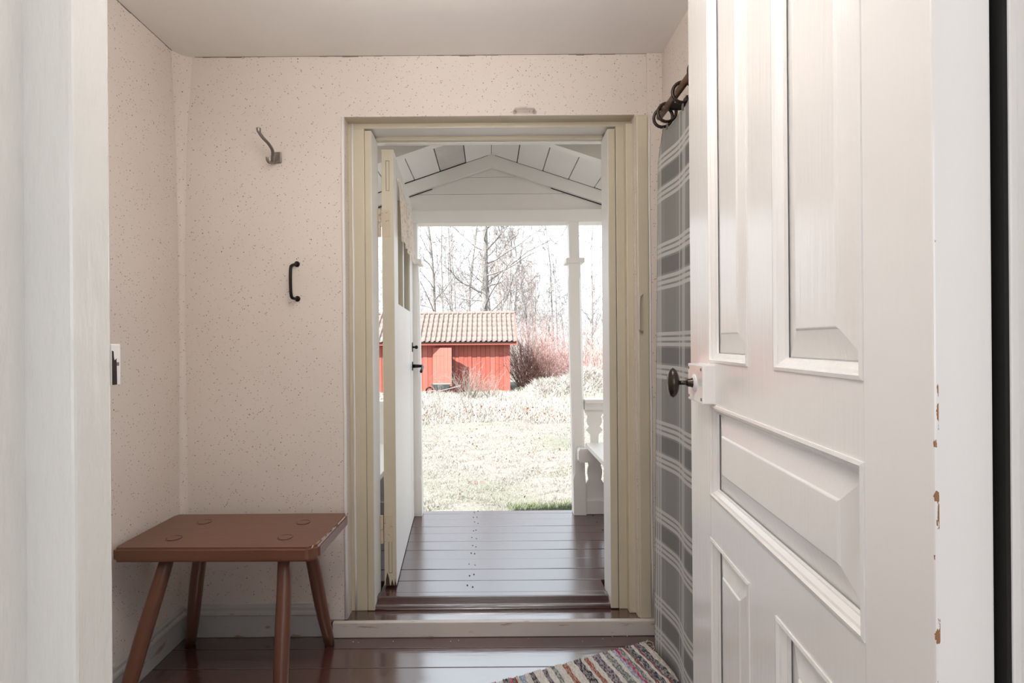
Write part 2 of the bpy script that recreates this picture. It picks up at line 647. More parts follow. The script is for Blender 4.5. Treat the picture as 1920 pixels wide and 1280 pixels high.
# thin irregular brown lines at the ceiling edge
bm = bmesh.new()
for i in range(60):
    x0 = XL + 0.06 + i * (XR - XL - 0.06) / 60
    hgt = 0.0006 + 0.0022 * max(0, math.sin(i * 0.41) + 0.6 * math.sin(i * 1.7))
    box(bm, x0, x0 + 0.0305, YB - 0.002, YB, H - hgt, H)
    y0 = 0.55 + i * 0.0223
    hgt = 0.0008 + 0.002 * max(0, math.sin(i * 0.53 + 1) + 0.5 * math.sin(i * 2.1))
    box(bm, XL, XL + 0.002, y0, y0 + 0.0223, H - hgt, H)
obj('trim_3', bm, plain('ceiling_edge_brown', (0.26, 0.20, 0.17), 0.9), label='thin dark line where wallpaper meets the ceiling', cat='trim', kind=ST)

# floor with boards
fl = boxo('floor', M['dark_wood'], None, XL - 0.1, XR + 0.7, 0.30, YB, -0.06, -0.022, label='glossy dark oxblood painted board floor of the hall', cat='floor', kind=ST)
y = YB - 0.022
edges = [y, 1.833, 1.722, 1.610, 1.500, 1.385, 1.275, 1.160, 1.050, 0.94, 0.83, 0.72, 0.61, 0.50, 0.39, 0.30]
for i, (a, b) in enumerate(zip(edges, edges[1:])):
    dz = random.uniform(-0.0012, 0.0)
    boxo('floorboard', M['floor'], fl, XL - 0.05, XR + 0.6, b + 0.0012, a - 0.0012, -0.022, dz, bev=0.0022)
# bits of grit on the boards by the sill
gr = bmesh.new()
for px, py in ((672, 1204), (737, 1202), (662, 1203), (860, 1200), (1148, 1193), (1176, 1192), (991, 1197), (845, 1202), (1130, 1197), (1092, 1202)):
    p = U(px, py, 1.0)
    t = (CAM_Z - 0.001) / (CAM_Z - p.z)
    bmesh.ops.create_icosphere(gr, subdivisions=1, radius=random.uniform(0.0014, 0.0024), matrix=Matrix.Translation((p.x * t, t, 0.001)))
obj('grit', gr, plain('pale_grit', (0.7, 0.6, 0.5), 0.9), label='pale specks of grit on the dark floorboards below the sill', cat='grit', kind='stuff')

# baseboards
def baseboard(name, pts, axis, lo, hi, label):
    bm = bmesh.new()
    prism(bm, pts, lo, hi, axis)
    return obj(name, bm, M['grey_base'], label=label, cat='baseboard', kind=ST)
prof = [(0, 0.0), (0.017, 0.0), (0.017, 0.078), (0.020, 0.083), (0.018, 0.090), (0.012, 0.096), (0.011, 0.106), (0.006, 0.114), (0, 0.116)]
baseboard('baseboard_back', [(YB - a, z) for a, z in prof], 'X', XL, -0.615, 'worn grey baseboard below the wallpaper behind the stool')
baseboard('baseboard_left', [(XL + a, z) for a, z in prof], 'Y', 0.5, YB, 'worn grey baseboard along the side wall under the stool')

# ------------------------------------------------------------------ sill, steps and frame of the entrance
t3 = empty('trim_4', label='stepped door sill, white riser with dark red treads', cat='sill', kind=ST)
boxo('riser_board', M['scuffed'], t3, -0.595, 0.618, YB - 0.030, YB - 0.010, 0.0, 0.056, bev=0.003, label='scuffed white riser board')
boxo('tread', M['floor'], t3, -0.62, 0.61, YB - 0.012, 2.030, 0.02, 0.054, bev=0.004, label='lower dark red tread')
boxo('tread', M['floor'], t3, -0.50, 0.50, 1.990, 2.050, 0.054, 0.073, bev=0.006, label='upper dark red tread')
boxo('nosing', M['porch_floor'], t3, -0.50, 0.50, 2.024, 2.0585, 0.06, 0.091, bev=0.004)

t4 = empty('trim_5', label='cream painted frame of the entrance doorway', cat='door frame', kind=ST)
boxo('jamb', M['cream'], t4, -0.62, -0.484, 1.987, OUT + 0.008, 0.054, SOF, bev=0.003, label='cream jamb nearest the stool')
boxo('stop_board', M['cream'], t4, -0.4825, -0.455, 1.984, OUT + 0.010, 0.056, 1.936, bev=0.003)
boxo('jamb', M['cream'], t4, 0.502, 0.60, 1.987, OUT + 0.008, 0.054, SOF, bev=0.003, label='cream jamb nearest the curtain')
boxo('stop_board', M['cream'], t4, 0.470, 0.4995, 1.984, OUT + 0.010, 0.058, 1.936, bev=0.003)
boxo('moulding', M['cream'], t4, 0.5335, 0.562, 1.955, 1.990, 0.054, 1.945, bev=0.004)
boxo('lintel', M['cream'], t4, -0.62, 0.60, 1.985, OUT + 0.008, 1.944, 1.99, bev=0.003)
boxo('lintel_stop', M['cream'], t4, -0.455, 0.47, 2.066, OUT + 0.006, 1.930, 1.946, bev=0.002)
boxo('outer_lintel', M['white_out'], t4, -0.55, 0.57, OUT, OUT + 0.025, 1.926, 2.02, bev=0.002)
boxo('casing_board', M['cream'], t4, 0.5615, 0.607, YB - 0.014, YB + 0.06, 0.056, 1.958, bev=0.006, label='broad cream casing board beside the curtain')
for o in list(t4.children):
    if o.name.split('.')[0] in ('stop_board', 'lintel'):
        o.data.materials.append(M['white_old'])
        for p in o.data.polygons:
            if (o.name.startswith('stop') and abs(p.normal.x) > 0.7) or (o.name == 'lintel' and p.normal.z < -0.7):
                p.material_index = 1
# soft white beads at the wallpaper edge
for nm, x, yy in (('edge_bead', DX0 - 0.004, YB - 0.002), ('edge_bead', -0.5295, 1.985), ('edge_bead', 0.6115, YB - 0.0075)):
    b = bmesh.new()
    tube(b, [(x + 0.0008 * math.sin(i * 1.7), yy, 0.058 + i * (SOF - 0.06) / 12) for i in range(13)], 0.0062 if x < -0.54 else 0.0042, 10)
    obj(nm, b, M['white_old'], t4, smooth=True)
boxo('soffit_board', M['cream'], t4, DX0, DX1, YB + 0.004, 1.99, SOF - 0.001, SOF + 0.01, label='shadowed cream soffit')
boxo('bare_patch', plain('bare_grey_filler', (0.30, 0.29, 0.28), 0.8), t4, 0.6075, 0.6135, YB - 0.0085, YB - 0.006, 0.058, 0.26)

# ------------------------------------------------------------------ near frame and the room the photo is taken from
boxo('wall_near', M['room'], None, -1.9, -0.49, 0.36, 0.49, -0.12, 2.5, label='partition wall beside the near door frame', cat='wall', kind=ST)
bm = bmesh.new()
box(bm, 0.56, 1.9, 0.36, 0.49, -0.12, 2.5)
box(bm, -0.49, 0.56, 0.36, 0.49, 2.06, 2.5)
obj('wall_partition', bm, M['room'], label='partition wall over and beside the panelled door', cat='wall', kind=ST)
t5 = empty('trim_6', label='lumpy glossy white frame of the near doorway', cat='door frame', kind=ST)
boxo('jamb', M['frame_white'], t5, -0.60, -0.373, 0.455, 0.500, 0.0, 2.06, bev=0.003)
boxo('rebate', M['frame_white'], t5, -0.60, -0.4167, 0.30, 0.458, 0.0, 2.06, bev=0.003)
boxo('jamb', M['gloss_white'], t5, 0.4625, 0.60, 0.449, 0.51, 0.0, 2.06, bev=0.002)
boxo('rebate', M['gloss_white'], t5, 0.4695, 0.60, 0.30, 0.451, 0.0, 2.06, bev=0.002)
boxo('gap_shade_strip', M['dark_gap'], t5, 0.4585, 0.4635, 0.4505, 0.512, 0.0, 2.05, label='dark strip painted as the shade in the hinge gap')  # near-black strip gives the narrow gap its shade by colour
boxo('head', M['frame_white'], t5, -0.42, 0.47, 0.36, 0.50, 2.02, 2.06)
bm = bmesh.new()
box(bm, -1.9, -1.8, -2.5, 0.40, -0.1, 2.5)
box(bm, 1.8, 1.9, -2.5, 0.40, -0.1, 2.5)
box(bm, -1.9, 1.9, -2.6, -2.5, -0.1, 2.5)
obj('wall_behind', bm, M['room'], label='plain pale walls of the room behind the camera', cat='wall', kind=ST)
boxo('ceiling_behind', M['room'], None, -1.9, 1.9, -2.6, 0.40, 2.4, 2.5, label='plain pale ceiling of the room behind the camera', cat='ceiling', kind=ST)
boxo('floor_behind', M['floor'], None, -1.9, 1.9, -2.6, 0.299, -0.1, -0.002, label='dark painted floor of the room behind the camera', cat='floor', kind=ST)

# house body: outer wall and roof, they keep out the sun and cast the house's shade
bm = bmesh.new()
box(bm, -4.0, XL - 0.12, OUT - 0.08, OUT, -0.9, 2.40)
box(bm, XR + 0.7, 3.5, OUT - 0.08, OUT, -0.9, 2.40)
box(bm, XL - 0.12, XR + 0.7, OUT - 0.08, OUT, H + 0.1, 2.40)
box(bm, XL - 0.12, XR + 0.7, OUT - 0.08, OUT, -0.9, -0.12)
obj('wall_outside', bm, M['house'], label='white boarded outer wall of the cottage behind the porch', cat='wall', kind=ST)
bm = bmesh.new()
prism(bm, [(OUT + 0.04, 2.36), (OUT + 0.04, 2.42), (-0.6, 4.1), (-3.4, 2.65), (-3.4, 2.55), (-2.6, 2.52), (0.4, 2.52)], -4.2, 3.7, 'X')
obj('roof', bm, plain('cottage_roof', (0.25, 0.13, 0.1), 0.8), label='roof of the cottage above the hall and porch wall', cat='roof', kind=ST)

# ------------------------------------------------------------------ hinged panelled door on the right (door_1)
d1 = empty('door_1', (0.4037, 0.460, 0.0), R(90 - 6.8), label='glossy white six panel door standing open on the right', cat='door', kind=ST)
TH, ZB, ZT = 0.048, 0.012, 2.02
U1 = [0.0, 0.105, 0.330, 0.437, 0.650, 0.800]
boxo('stile', M['door_edge'], d1, 0, U1[1], -TH, 0, ZB, ZT, bev=0.0018, label='hinge stile with brown paint chips')
boxo('stile', M['gloss_white'], d1, U1[4], U1[5], -TH, 0, ZB, ZT, bev=0.0025, label='lock stile')
RAILS = [(ZB, 0.20), (0.672, 0.764), (0.963, 1.056), (1.90, ZT)]
for a, b in RAILS:
    boxo('rail', M['gloss_white'], d1, U1[1], U1[4], -TH + 0.0005, -0.0006, a, b)
boxo('mullion', M['gloss_white'], d1, U1[2], U1[3], -TH + 0.0005, -0.0006, 1.056, 1.90)
boxo('mullion', M['gloss_white'], d1, U1[2], U1[3], -TH + 0.0005, -0.0006, 0.20, 0.672)


def ring(bm, u0, u1, z0, z1, prof, cap=False):
    loops = []
    for ins, d in prof:
        loops.append([bm.verts.new(p) for p in ((u0 + ins, d, z0 + ins), (u1 - ins, d, z0 + ins), (u1 - ins, d, z1 - ins), (u0 + ins, d, z1 - ins))])
    for a, b in zip(loops, loops[1:]):
        for j in range(4):
            bm.faces.new((a[j], a[(j + 1) % 4], b[(j + 1) % 4], b[j]))
    if cap:
        bm.faces.new(loops[-1])


PROF_M = [(-0.001, -0.003), (-0.001, 0.0015), (0.004, 0.0025), (0.006, -0.002), (0.010, -0.003), (0.0155, -0.009), (0.0175, -0.0095), (0.0185, -0.014)]
for (a, b, c, d) in ((U1[1], U1[2], 1.056, 1.90), (U1[3], U1[4], 1.056, 1.90), (U1[1], U1[4], 0.764, 0.963), (U1[1], U1[2], 0.20, 0.672), (U1[3], U1[4], 0.20, 0.672)):
    bm = bmesh.new()
    ring(bm, a, b, c, d, PROF_M)
    mo = obj('panel_moulding', bm, M['gloss_white'], d1)
    bm = bmesh.new()
    ring(bm, a, b, c, d, [(0.0, -0.03), (0.0, -0.0165), (0.018, -0.0165), (0.058, -0.0065), (0.0605, -0.0045), (0.062, -0.004)], cap=True)
    obj('raised_panel', bm, M['gloss_white'], d1)
# rim lock
lk = boxo('rim_lock', M['gloss_white'], d1, 0.612, 0.726, -0.002, 0.026, 0.966, 1.050, bev=0.003, label='white painted rim lock box')
bm = bmesh.new()
tube(bm, [(0.672, 0.024, 1.008), (0.672, 0.066, 1.008)], [0.0055, 0.0045], 12)
lathe(bm, [(0.012, 0.0), (0.012, 0.004), (0.0095, 0.007), (0.0085, 0.014), (0.0065, 0.018)], (0.672, 0.026, 1.008), (0, 1, 0), 16)
obj('spindle', bm, M['brass_dark'], lk, smooth=True, label='dark bronze spindle')
bm = bmesh.new()
lathe(bm, [(0.002, -0.013), (0.55, -0.012), (0.9, -0.006), (1.0, 0.0), (0.9, 0.006), (0.55, 0.011), (0.002, 0.0125)], (0, 0, 0), (0, 1, 0), 24)
for v in bm.verts:
    v.co = Vector((0.672 + v.co.x * 0.020, 0.0725 + v.co.y * 1.0, 1.008 + v.co.z * 0.0335))
obj('knob', bm, M['brass_dark'], lk, smooth=True, label='dark oval door knob')
bm = bmesh.new()
lathe(bm, [(0.019, 0), (0.019, 0.003), (0.013, 0.006), (0.012, 0.006)], (0.672, 0.025, 1.008), (0, 1, 0), 20)
obj('rosette', bm, M['gloss_white'], lk)
bm = bmesh.new()
for u, z in ((0.622, 0.976), (0.622, 1.040), (0.716, 0.976), (0.716, 1.040)):
    lathe(bm, [(0.0035, 0), (0.0035, 0.0012), (0.002, 0.0018)], (u, 0.026, z), (0, 1, 0), 10)
obj('screws', bm, M['steel'], lk, kind='stuff')
# hinges on the near edge, out of the frame above and below the middle
for z in (0.30, 1.70):
    bm = bmesh.new()
    tube(bm, [(-0.003, -TH - 0.001, z), (-0.003, -TH - 0.001, z + 0.10)], 0.004, 10)
    obj('hinge', bm, M['iron'], d1)

# strike box of the lock on the near left jamb
kp = empty('lock_keeper', (-0.3728, 0.500, 1.081), label='chipped white lock keeper on the edge of the near door frame', cat='lock keeper')
boxo('keeper_box', M['white_old'], kp, -0.026, 0.0, 0.0005, 0.0125, -0.020, 0.021, bev=0.0009)
bm = bmesh.new()
prism(bm, [(0.0009, -0.0195), (0.0070, -0.0195), (0.0068, -0.008), (0.0066, 0.0), (0.0064, 0.0065), (0.0040, 0.0045), (0.0030, 0.0075), (0.0026, 0.0135), (0.0009, 0.0145)], -0.002, 0.0004, 'X')
obj('worn_mouth', bm, plain('worn_dark_metal', (0.035, 0.02, 0.018), 0.5, 0.4), kp, label='dark worn metal mouth')
boxo('latch_slot', M['steel'], kp, -0.0012, 0.0003, 0.0064, 0.0100, -0.0008, 0.0028)

# ------------------------------------------------------------------ entrance door (door_2), standing open onto the porch
d2 = empty('door_2', (-0.391, 2.104, 0.0), R(93.5), label='cream and white entrance door opened out onto the porch', cat='door', kind=ST)
T2, B2, TP2, W2 = 0.050, 0.098, 1.907, 0.862
WZ0, WZ1 = 1.276, 1.80
boxo('stile', M['cream'], d2, 0, 0.135, 0.0, T2, B2, TP2, bev=0.002, label='hinge stile')
boxo('stile', M['white_out'], d2, 0.70, W2, 0.0, T2, B2, TP2, bev=0.002, label='lock stile')
d2.children[0].data.materials.clear()
# painted white on the porch faces, cream on the hinge edge
for m_ in (M['white_out'], M['cream']):
    d2.children[0].data.materials.append(m_)
for p in d2.children[0].data.polygons:
    p.material_index = 1 if p.normal.x < -0.7 else 0
boxo('top_rail', M['white_out'], d2, 0.135, 0.70, 0.001, T2 - 0.001, WZ1, TP2)
boxo('middle_rail', M['white_out'], d2, 0.135, 0.70, 0.001, T2 - 0.001, 1.20, WZ0)
boxo('lower_board', M['white_out'], d2, 0.1405, 0.4205, 0.0015, T2 - 0.002, 0.30, 1.20)
boxo('lower_board', M['white_out'], d2, 0.421, 0.70, 0.0015, T2 - 0.002, 0.30, 1.20)
boxo('panel_core', M['dark_wood'], d2, 0.134, 0.70, 0.014, T2 - 0.01, 0.29, 1.21)
boxo('bottom_rail', M['white_out'], d2, 0.135, 0.70, 0.001, T2 - 0.001, B2, 0.30)
boxo('muntin', M['white_out'], d2, 0.385, 0.42, 0.004, T2 - 0.004, WZ0, WZ1)
for a, b in ((0.135, 0.385), (0.42, 0.70)):
    boxo('window_pane', M['glass'], d2, a, b, 0.030, 0.033, WZ0, WZ1)
    boxo('glazing_bead', M['cream'], d2, b - 0.012, b, 0.006, 0.029, WZ0, WZ1)
    bm = bmesh.new()
    prism(bm, [(a + 0.01, WZ0), (a + 0.12, WZ0), (a + 0.10, WZ0 + 0.012), (a + 0.05, WZ0 + 0.022), (a + 0.02, WZ0 + 0.008)], 0.024, 0.030, 'Y')
    obj('dead_leaf_litter', bm, M['leaf'], d2, label='brown litter in the window corner')
# mortise shapes on the hinge edge
for z0, z1 in ((1.735, 1.86), (0.15, 0.295)):
    bm = bmesh.new()
    ring2 = [(0.018, z0), (0.032, z0), (0.032, z1), (0.018, z1)]
    for (y0, y1, za, zb) in ((0.018, 0.032, z1 - 0.0015, z1), (0.018, 0.032, z0, z0 + 0.0015), (0.018, 0.0192, z0, z1), (0.0305, 0.032, z0, z1)):
        box(bm, -0.0012, 0.0005, y0, y1, za, zb)
    obj('tenon_seam', bm, M['rod_wood'], d2)
# splintered foot of the hinge stile
for y0, y1, h in ((0.028, 0.046, 0.055), (0.012, 0.024, 0.026), (0.002, 0.010, 0.03)):
    bm = bmesh.new()
    prism(bm, [(y0, B2), (y1, B2), (y1 - 0.002, B2 + h * 0.5), (y0 + (y1 - y0) * 0.6, B2 + h), (y0 + 0.003, B2 + h * 0.55)], -0.0016, 0.0005, 'X')
    obj('splinter', bm, plain('rotten_wood', (0.07, 0.035, 0.02), 0.9), d2)
# hinges
for z in (1.60, 0.335):
    bm = bmesh.new()
    box(bm, -0.0022, 0.0004, 0.016, T2, z - 0.055, z + 0.055, bev=0.0006)
    hp = obj('hinge', bm, M['rust_hinge'], d2, label='rusty painted hinge')
    bm = bmesh.new()
    tube(bm, [(-0.006, T2 + 0.009, z - 0.058), (-0.006, T2 + 0.009, z - 0.002)], 0.0075, 12)
    tube(bm, [(-0.006, T2 + 0.009, z + 0.002), (-0.006, T2 + 0.009, z + 0.056)], 0.0068, 12)
    obj('hinge_barrel', bm, M['rust_hinge'], hp)
# lever handle and latch on the face towards the doorway
bm = bmesh.new()
prism(bm, [(0.790 + 0.016 * math.cos(t), 0.972 + 0.026 * math.sin(t)) for t in (2 * math.pi * j / 20 for j in range(20))], -0.004, 0.001, 'Y')
hd = obj('handle_plate', bm, M['iron'], d2, label='black handle rose')
bm = bmesh.new()
tube(bm, [(0.790, -0.003, 0.972), (0.790, -0.052, 0.972)], [0.011, 0.008], 12)
tube(bm, smooth_pts([(0.790, -0.050, 0.973), (0.785, -0.058, 0.972), (0.74, -0.062, 0.968), (0.69, -0.060, 0.955), (0.672, -0.058, 0.945)]), 0.0075, 10)
obj('lever', bm, M['iron'], hd, smooth=True, label='black iron lever')
bm = bmesh.new()
prism(bm, [(0.790 + 0.014 * math.cos(t), 1.080 + 0.027 * math.sin(t)) for t in (2 * math.pi * j / 20 for j in range(20))], -0.004, 0.001, 'Y')
lp = obj('latch_plate', bm, M['iron'], d2, label='black latch plate')
bm = bmesh.new()
lathe(bm, [(0.006, 0), (0.005, 0.012), (0.011, 0.018), (0.010, 0.026), (0.004, 0.030)], (0.790, -0.003, 1.080), (0, -1, 0), 14)
obj('thumb_turn', bm, M['iron'], lp, smooth=True)

# lace valance hanging on the door window
lv = empty('lace_valance', (-0.391, 2.104, 0.0), R(93.5), label='cream lace valance hanging over the entrance door window', cat='lace curtain')
nu, nz = 70, 16
V, F, UVs = [], [], []
for i in range(nu + 1):
    s = i / nu
    u = 0.105 + 0.645 * s
    drop = 0.215 + 0.035 * abs(math.sin(s * math.pi * 4.5)) + 0.02 * s
    for j in range(nz + 1):
        t = j / nz
        V.append((u, -0.009 - 0.010 * t - 0.007 * (0.3 + 0.7 * t) * math.sin(s * 46), 1.812 - drop * t))
        UVs.append((s * 1.5, t * 0.55))
for i in range(nu):
    for j in range(nz):
        a = i * (nz + 1) + j
        F.append((a, a + 1, a + nz + 2, a + nz + 1))
me = npmesh('lace', V, F)
ul = me.uv_layers.new()
for lp_ in me.loops:
    ul.data[lp_.index].uv = UVs[lp_.vertex_index]
objm('lace', me, M['lace'], lv, smooth=True)
bm = bmesh.new()
tube(bm, [(0.09, -0.008, 1.812), (0.76, -0.008, 1.812)], 0.003, 8)
obj('rod', bm, M['white_old'], lv)

# ------------------------------------------------------------------ porch
pf = boxo('porch_floor', M['dark_wood'], None, -1.15, 1.22, OUT + 0.001, 3.045, 0.0, 0.062, label='glossy dark oxblood porch floor beyond the entrance', cat='floor', kind=ST)
seams = [2.059, 2.161, 2.268, 2.375, 2.479, 2.586, 2.695, 2.797, 2.908, 3.008, 3.060]
for a, b in zip(seams, seams[1:]):
    dz = random.uniform(-0.0014, 0.0008)
    x0, x1 = (-1.15, 1.22) if a > 2.1 else (-0.45, 0.468)
    if a < 2.1:
        a2 = a
    boxo('floorboard', M['porch_floor'], pf, x0, x1, a + 0.0013, b - 0.0013, 0.062, 0.09 + dz, bev=0.002)
nb = bmesh.new()
for a, b in zip(seams[:-1], seams[1:]):
    for xx in (-0.095, -0.075, 0.60, -0.62):
        lathe(nb, [(0.0032, 0), (0.0032, 0.0012), (0.002, 0.0016)], (xx + random.uniform(-0.006, 0.006), (a + b) / 2 + random.uniform(-0.02, 0.02), 0.0899), (0, 0, 1), 8)
obj('nail_heads', nb, M['iron'], pf, kind='stuff')
boxo('apron_board', M['white_out'], pf, -1.15, 1.22, 3.02, 3.045, -0.40, 0.06)

RX, RZ, SL = 0.022, 2.205, 0.335                   # ridge of the porch ceiling
SA = math.atan(SL)
pr = empty('porch_ceiling', label='white boarded pitched ceiling and gable of the porch', cat='ceiling', kind=ST)
bm = bmesh.new()
for s in (-1, 1):
    prism(bm, [(RX, RZ + 0.030), (RX + s * 1.45, RZ + 0.030 - SL * 1.45), (RX + s * 1.45, RZ + 0.09 - SL * 1.45), (RX, RZ + 0.09)], OUT, 3.16, 'Y')
obj('roof_slab', bm, M['dark_wood'], pr)
for s in (-1, 1):
    w = 0.158
    for i in range(9):
        a, b = i * w + (0.003 if i else 0.0015), (i + 1) * w - 0.003
        dz = random.uniform(-0.003, 0.002)
        bm = bmesh.new()
        ca, sa = math.cos(SA), math.sin(SA)
        q = [(RX + s * a * ca, RZ - a * sa + dz), (RX + s * b * ca, RZ - b * sa + dz), (RX + s * b * ca, RZ - b * sa + 0.024), (RX + s * a * ca, RZ - a * sa + 0.024)]
        prism(bm, q, OUT + 0.002, 3.15, 'Y')
        bare = (s == -1 and i == 1)
        o = obj('ceiling_board', bm, M['bare_board'] if bare else M['white_out'], pr)
        if bare:
            o['label'] = 'bare weathered grey ceiling board'


def slope_board(name, top, bot, y0, y1, half, mat, **kw):
    """inverted V board below the ceiling, 'top' and 'bot' are drops below the ceiling line"""
    for s in (-1, 1):
        bm = bmesh.new()
        prism(bm, [(RX, RZ - top), (RX + s * half, RZ - top - SL * half), (RX + s * half, RZ - bot - SL * half), (RX, RZ - bot)], y0, y1, 'Y')
        obj(name, bm, mat, pr, **kw)


slope_board('rafter', 0.0, 0.112, 2.300, 2.348, 1.30, M['white_out'])
slope_board('rake_board', 0.0, 0.076, 2.958, 2.984, 1.15, M['white_out'])
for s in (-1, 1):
    for nm, t0, t1, ya, yb in (('crack_shade', 0.0765, 0.0805, 2.982, 2.987), ('crack_shade', -0.002, 0.004, 2.956, 2.960)):  # dark wood strips draw the shade lines of the gaps
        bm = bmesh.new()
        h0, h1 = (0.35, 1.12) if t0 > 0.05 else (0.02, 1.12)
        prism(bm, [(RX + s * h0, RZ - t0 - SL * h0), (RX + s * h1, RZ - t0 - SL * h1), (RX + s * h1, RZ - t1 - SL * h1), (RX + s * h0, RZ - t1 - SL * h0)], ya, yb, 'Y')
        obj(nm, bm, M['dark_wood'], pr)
boxo('gable_backing', M['dark_wood'], pr, -1.05, 1.09, 3.010, 3.016, 1.87, 1.90)
# gable boards
zz = 1.878
while zz < 2.20:
    z1 = min(zz + 0.0995, 2.203)
    bm = bmesh.new()
    h0, h1 = min((RZ - zz) / SL, 1.12), min(max((RZ - z1) / SL, 0.005), 1.12)
    prism(bm, [(RX - h0, zz + 0.0012), (RX + h0, zz + 0.0012), (RX + h1, z1 - 0.0006), (RX - h1, z1 - 0.0006)], 2.988, 3.012, 'Y')
    obj('gable_board', bm, M['white_out'], pr)
    zz += 0.0995
boxo('beam', M['white_out'], pr, -1.12, 1.2, 2.955, 3.05, 1.803, 1.8765, bev=0.003, label='white beam resting on the porch posts')


def post(xb0, xb1, xt0, xt1, label, bottom=0.09):
    p = empty('porch_post', ((xb0 + xb1) / 2, 3.0, bottom), label=label, cat='post', group='white porch posts')
    ox, oy, oz = p.location
    bm = bmesh.new()
    zc = 1.56

    def L(z):
        t = (z - 0.09) / (1.803 - 0.09)
        return xb0 + (xt0 - xb0) * t - ox, xb1 + (xt1 - xb1) * t - ox
    rings = []
    for z, ch, ins in ((0.0901, 0.0, 0.0), (0.30, 0.0, 0.0), (0.33, 0.012, 0.0), (zc - 0.09, 0.012, -0.003), (zc - 0.07, 0.001, -0.001), (zc, 0.001, 0.0), (zc + 0.02, 0.002, 0.004), (1.8035, 0.002, 0.004)):
        a, b = L(z)
        a += ins
        b -= ins
        c = max(ch, 0.001)
        y0, y1 = 2.962 - oy, 3.035 - oy
        rings.append([bm.verts.new((x, y, z - oz)) for x, y in ((a + c, y0), (b - c, y0), (b, y0 + c), (b, y1 - c), (b - c, y1), (a + c, y1), (a, y1 - c), (a, y0 + c))])
    for r0, r1 in zip(rings, rings[1:]):
        for j in range(8):
            bm.faces.new((r0[j], r0[(j + 1) % 8], r1[(j + 1) % 8], r1[j]))
    bm.faces.new(rings[0][::-1])
    bm.faces.new(rings[-1])
    obj('shaft', bm, M['white_out'], p)
    a, b = L(1.575)
    boxo('collar', M['white_out'], p, a - 0.020, b + 0.022, 2.935 - oy, 3.06 - oy, 1.562 - oz, 1.592 - oz, bev=0.008)
    return p


post(0.489, 0.562, 0.467, 0.534, 'white porch post with collar, at the open end of the bench')
post(-0.472, -0.400, -0.484, -0.412, 'white porch post half hidden behind the open entrance door')
post(1.11, 1.19, 1.11, 1.19, 'white corner post of the porch at the far end of the bench railing')
post(-1.12, -1.04, -1.12, -1.04, 'white corner post of the porch behind the entrance door')

BAL = [(0.716, 0.0545), (0.682, 0.0545), (0.672, 0.046), (0.662, 0.039), (0.650, 0.043), (0.637, 0.0445), (0.620, 0.042), (0.608, 0.035), (0.602, 0.031), (0.583, 0.049), (0.570, 0.040), (0.555, 0.025), (0.530, 0.0235), (0.506, 0.023), (0.47, 0.030), (0.44, 0.046), (0.412, 0.050), (0.392, 0.040), (0.372, 0.036), (0.352, 0.042), (0.332, 0.0445), (0.312, 0.041), (0.290, 0.038), (0.262, 0.0545), (0.166, 0.0545)]


def baluster(bm, c, lo, hi, axis):
    prism(bm, [(c + w, z) for z, w in BAL] + [(c - w, z) for z, w in BAL[::-1]], lo, hi, axis)


def railing(axis, a0, a1, pos, label, flip=1):
    r = empty('porch_railing', label=label, cat='railing', group='white sawn baluster railings')
    mk = (lambda n, u0, u1, v0, v1, z0, z1, **k: boxo(n, M['white_out'], r, u0, u1, pos + v0, pos + v1, z0, z1, **k)) if axis == 'Y' else \
         (lambda n, u0, u1, v0, v1, z0, z1, **k: boxo(n, M['white_out'], r, pos + v0, pos + v1, u0, u1, z0, z1, **k))
    mk('cap_rail', a0, a1, -0.045, 0.045, 0.742, 0.766, bev=0.004)
    mk('rail_moulding', a0, a1, -0.030, 0.030, 0.728, 0.7425, bev=0.003)
    mk('upper_rail', a0, a1, -0.022, 0.030, 0.702, 0.729, bev=0.002)
    mk('bottom_rail', a0, a1, -0.018, 0.030, 0.090, 0.168, bev=0.002)
    n = int((a1 - a0 - 0.004) / 0.1125)
    for i in range(n):
        bm = bmesh.new()
        baluster(bm, a0 + 0.006 + 0.0555 + i * 0.1125, pos + 0.0, pos + 0.022, axis)
        obj('baluster', bm, M['white_out'], r)
    return r


railing('Y', 0.5575, 1.108, 2.995, 'white sawn baluster railing beyond the bench, beside the collared post')
railing('Y', -1.04, -0.476, 2.995, 'white sawn baluster railing behind the open entrance door')
railing('X', OUT + 0.002, 2.962, 1.145, 'white sawn baluster railing along the bench side of the porch')
railing('X', OUT + 0.002, 2.962, -1.085, 'white sawn baluster railing along the door side of the porch')


def bench(s, x0, x1, label):
    b = empty('porch_bench', label=label, cat='bench')
    xm = x0 + (x1 - x0) * 0.42
    for a, c in ((x0, xm - 0.002), (xm + 0.002, x1)):
        boxo('seat_board', M['white_out'], b, min(a, c), max(a, c), OUT + 0.012, 2.952, 0.490, 0.516, bev=0.003)
    xe = x0 - s * 0.048
    bm = bmesh.new()
    zt, zb = 0.4895, 0.412
    prism(bm, [(xe + s * 0.008, zt), (xe, zt - 0.012), (xe, zb + 0.012), (xe + s * 0.006, zb), (x1, zb), (x1, zt)], 2.898, 2.953, 'Y')
    obj('support_beam', bm, M['white_out'], b)
    boxo('support_beam', M['white_out'], b, min(x0 + s * 0.03, x1), max(x0 + s * 0.03, x1), OUT + 0.012, OUT + 0.06, 0.412, 0.4895)
    for y0 in (OUT + 0.02, 2.905):
        boxo('leg', M['white_out'], b, *sorted((x1 - s * 0.06, x1 - s * 0.01)), y0, y0 + 0.045, 0.092, 0.412)
    return b


bench(1, 0.556, 1.11, 'white slatted porch bench beside the collared post')
bench(-1, -0.49, -1.05, 'white slatted porch bench behind the open entrance door')

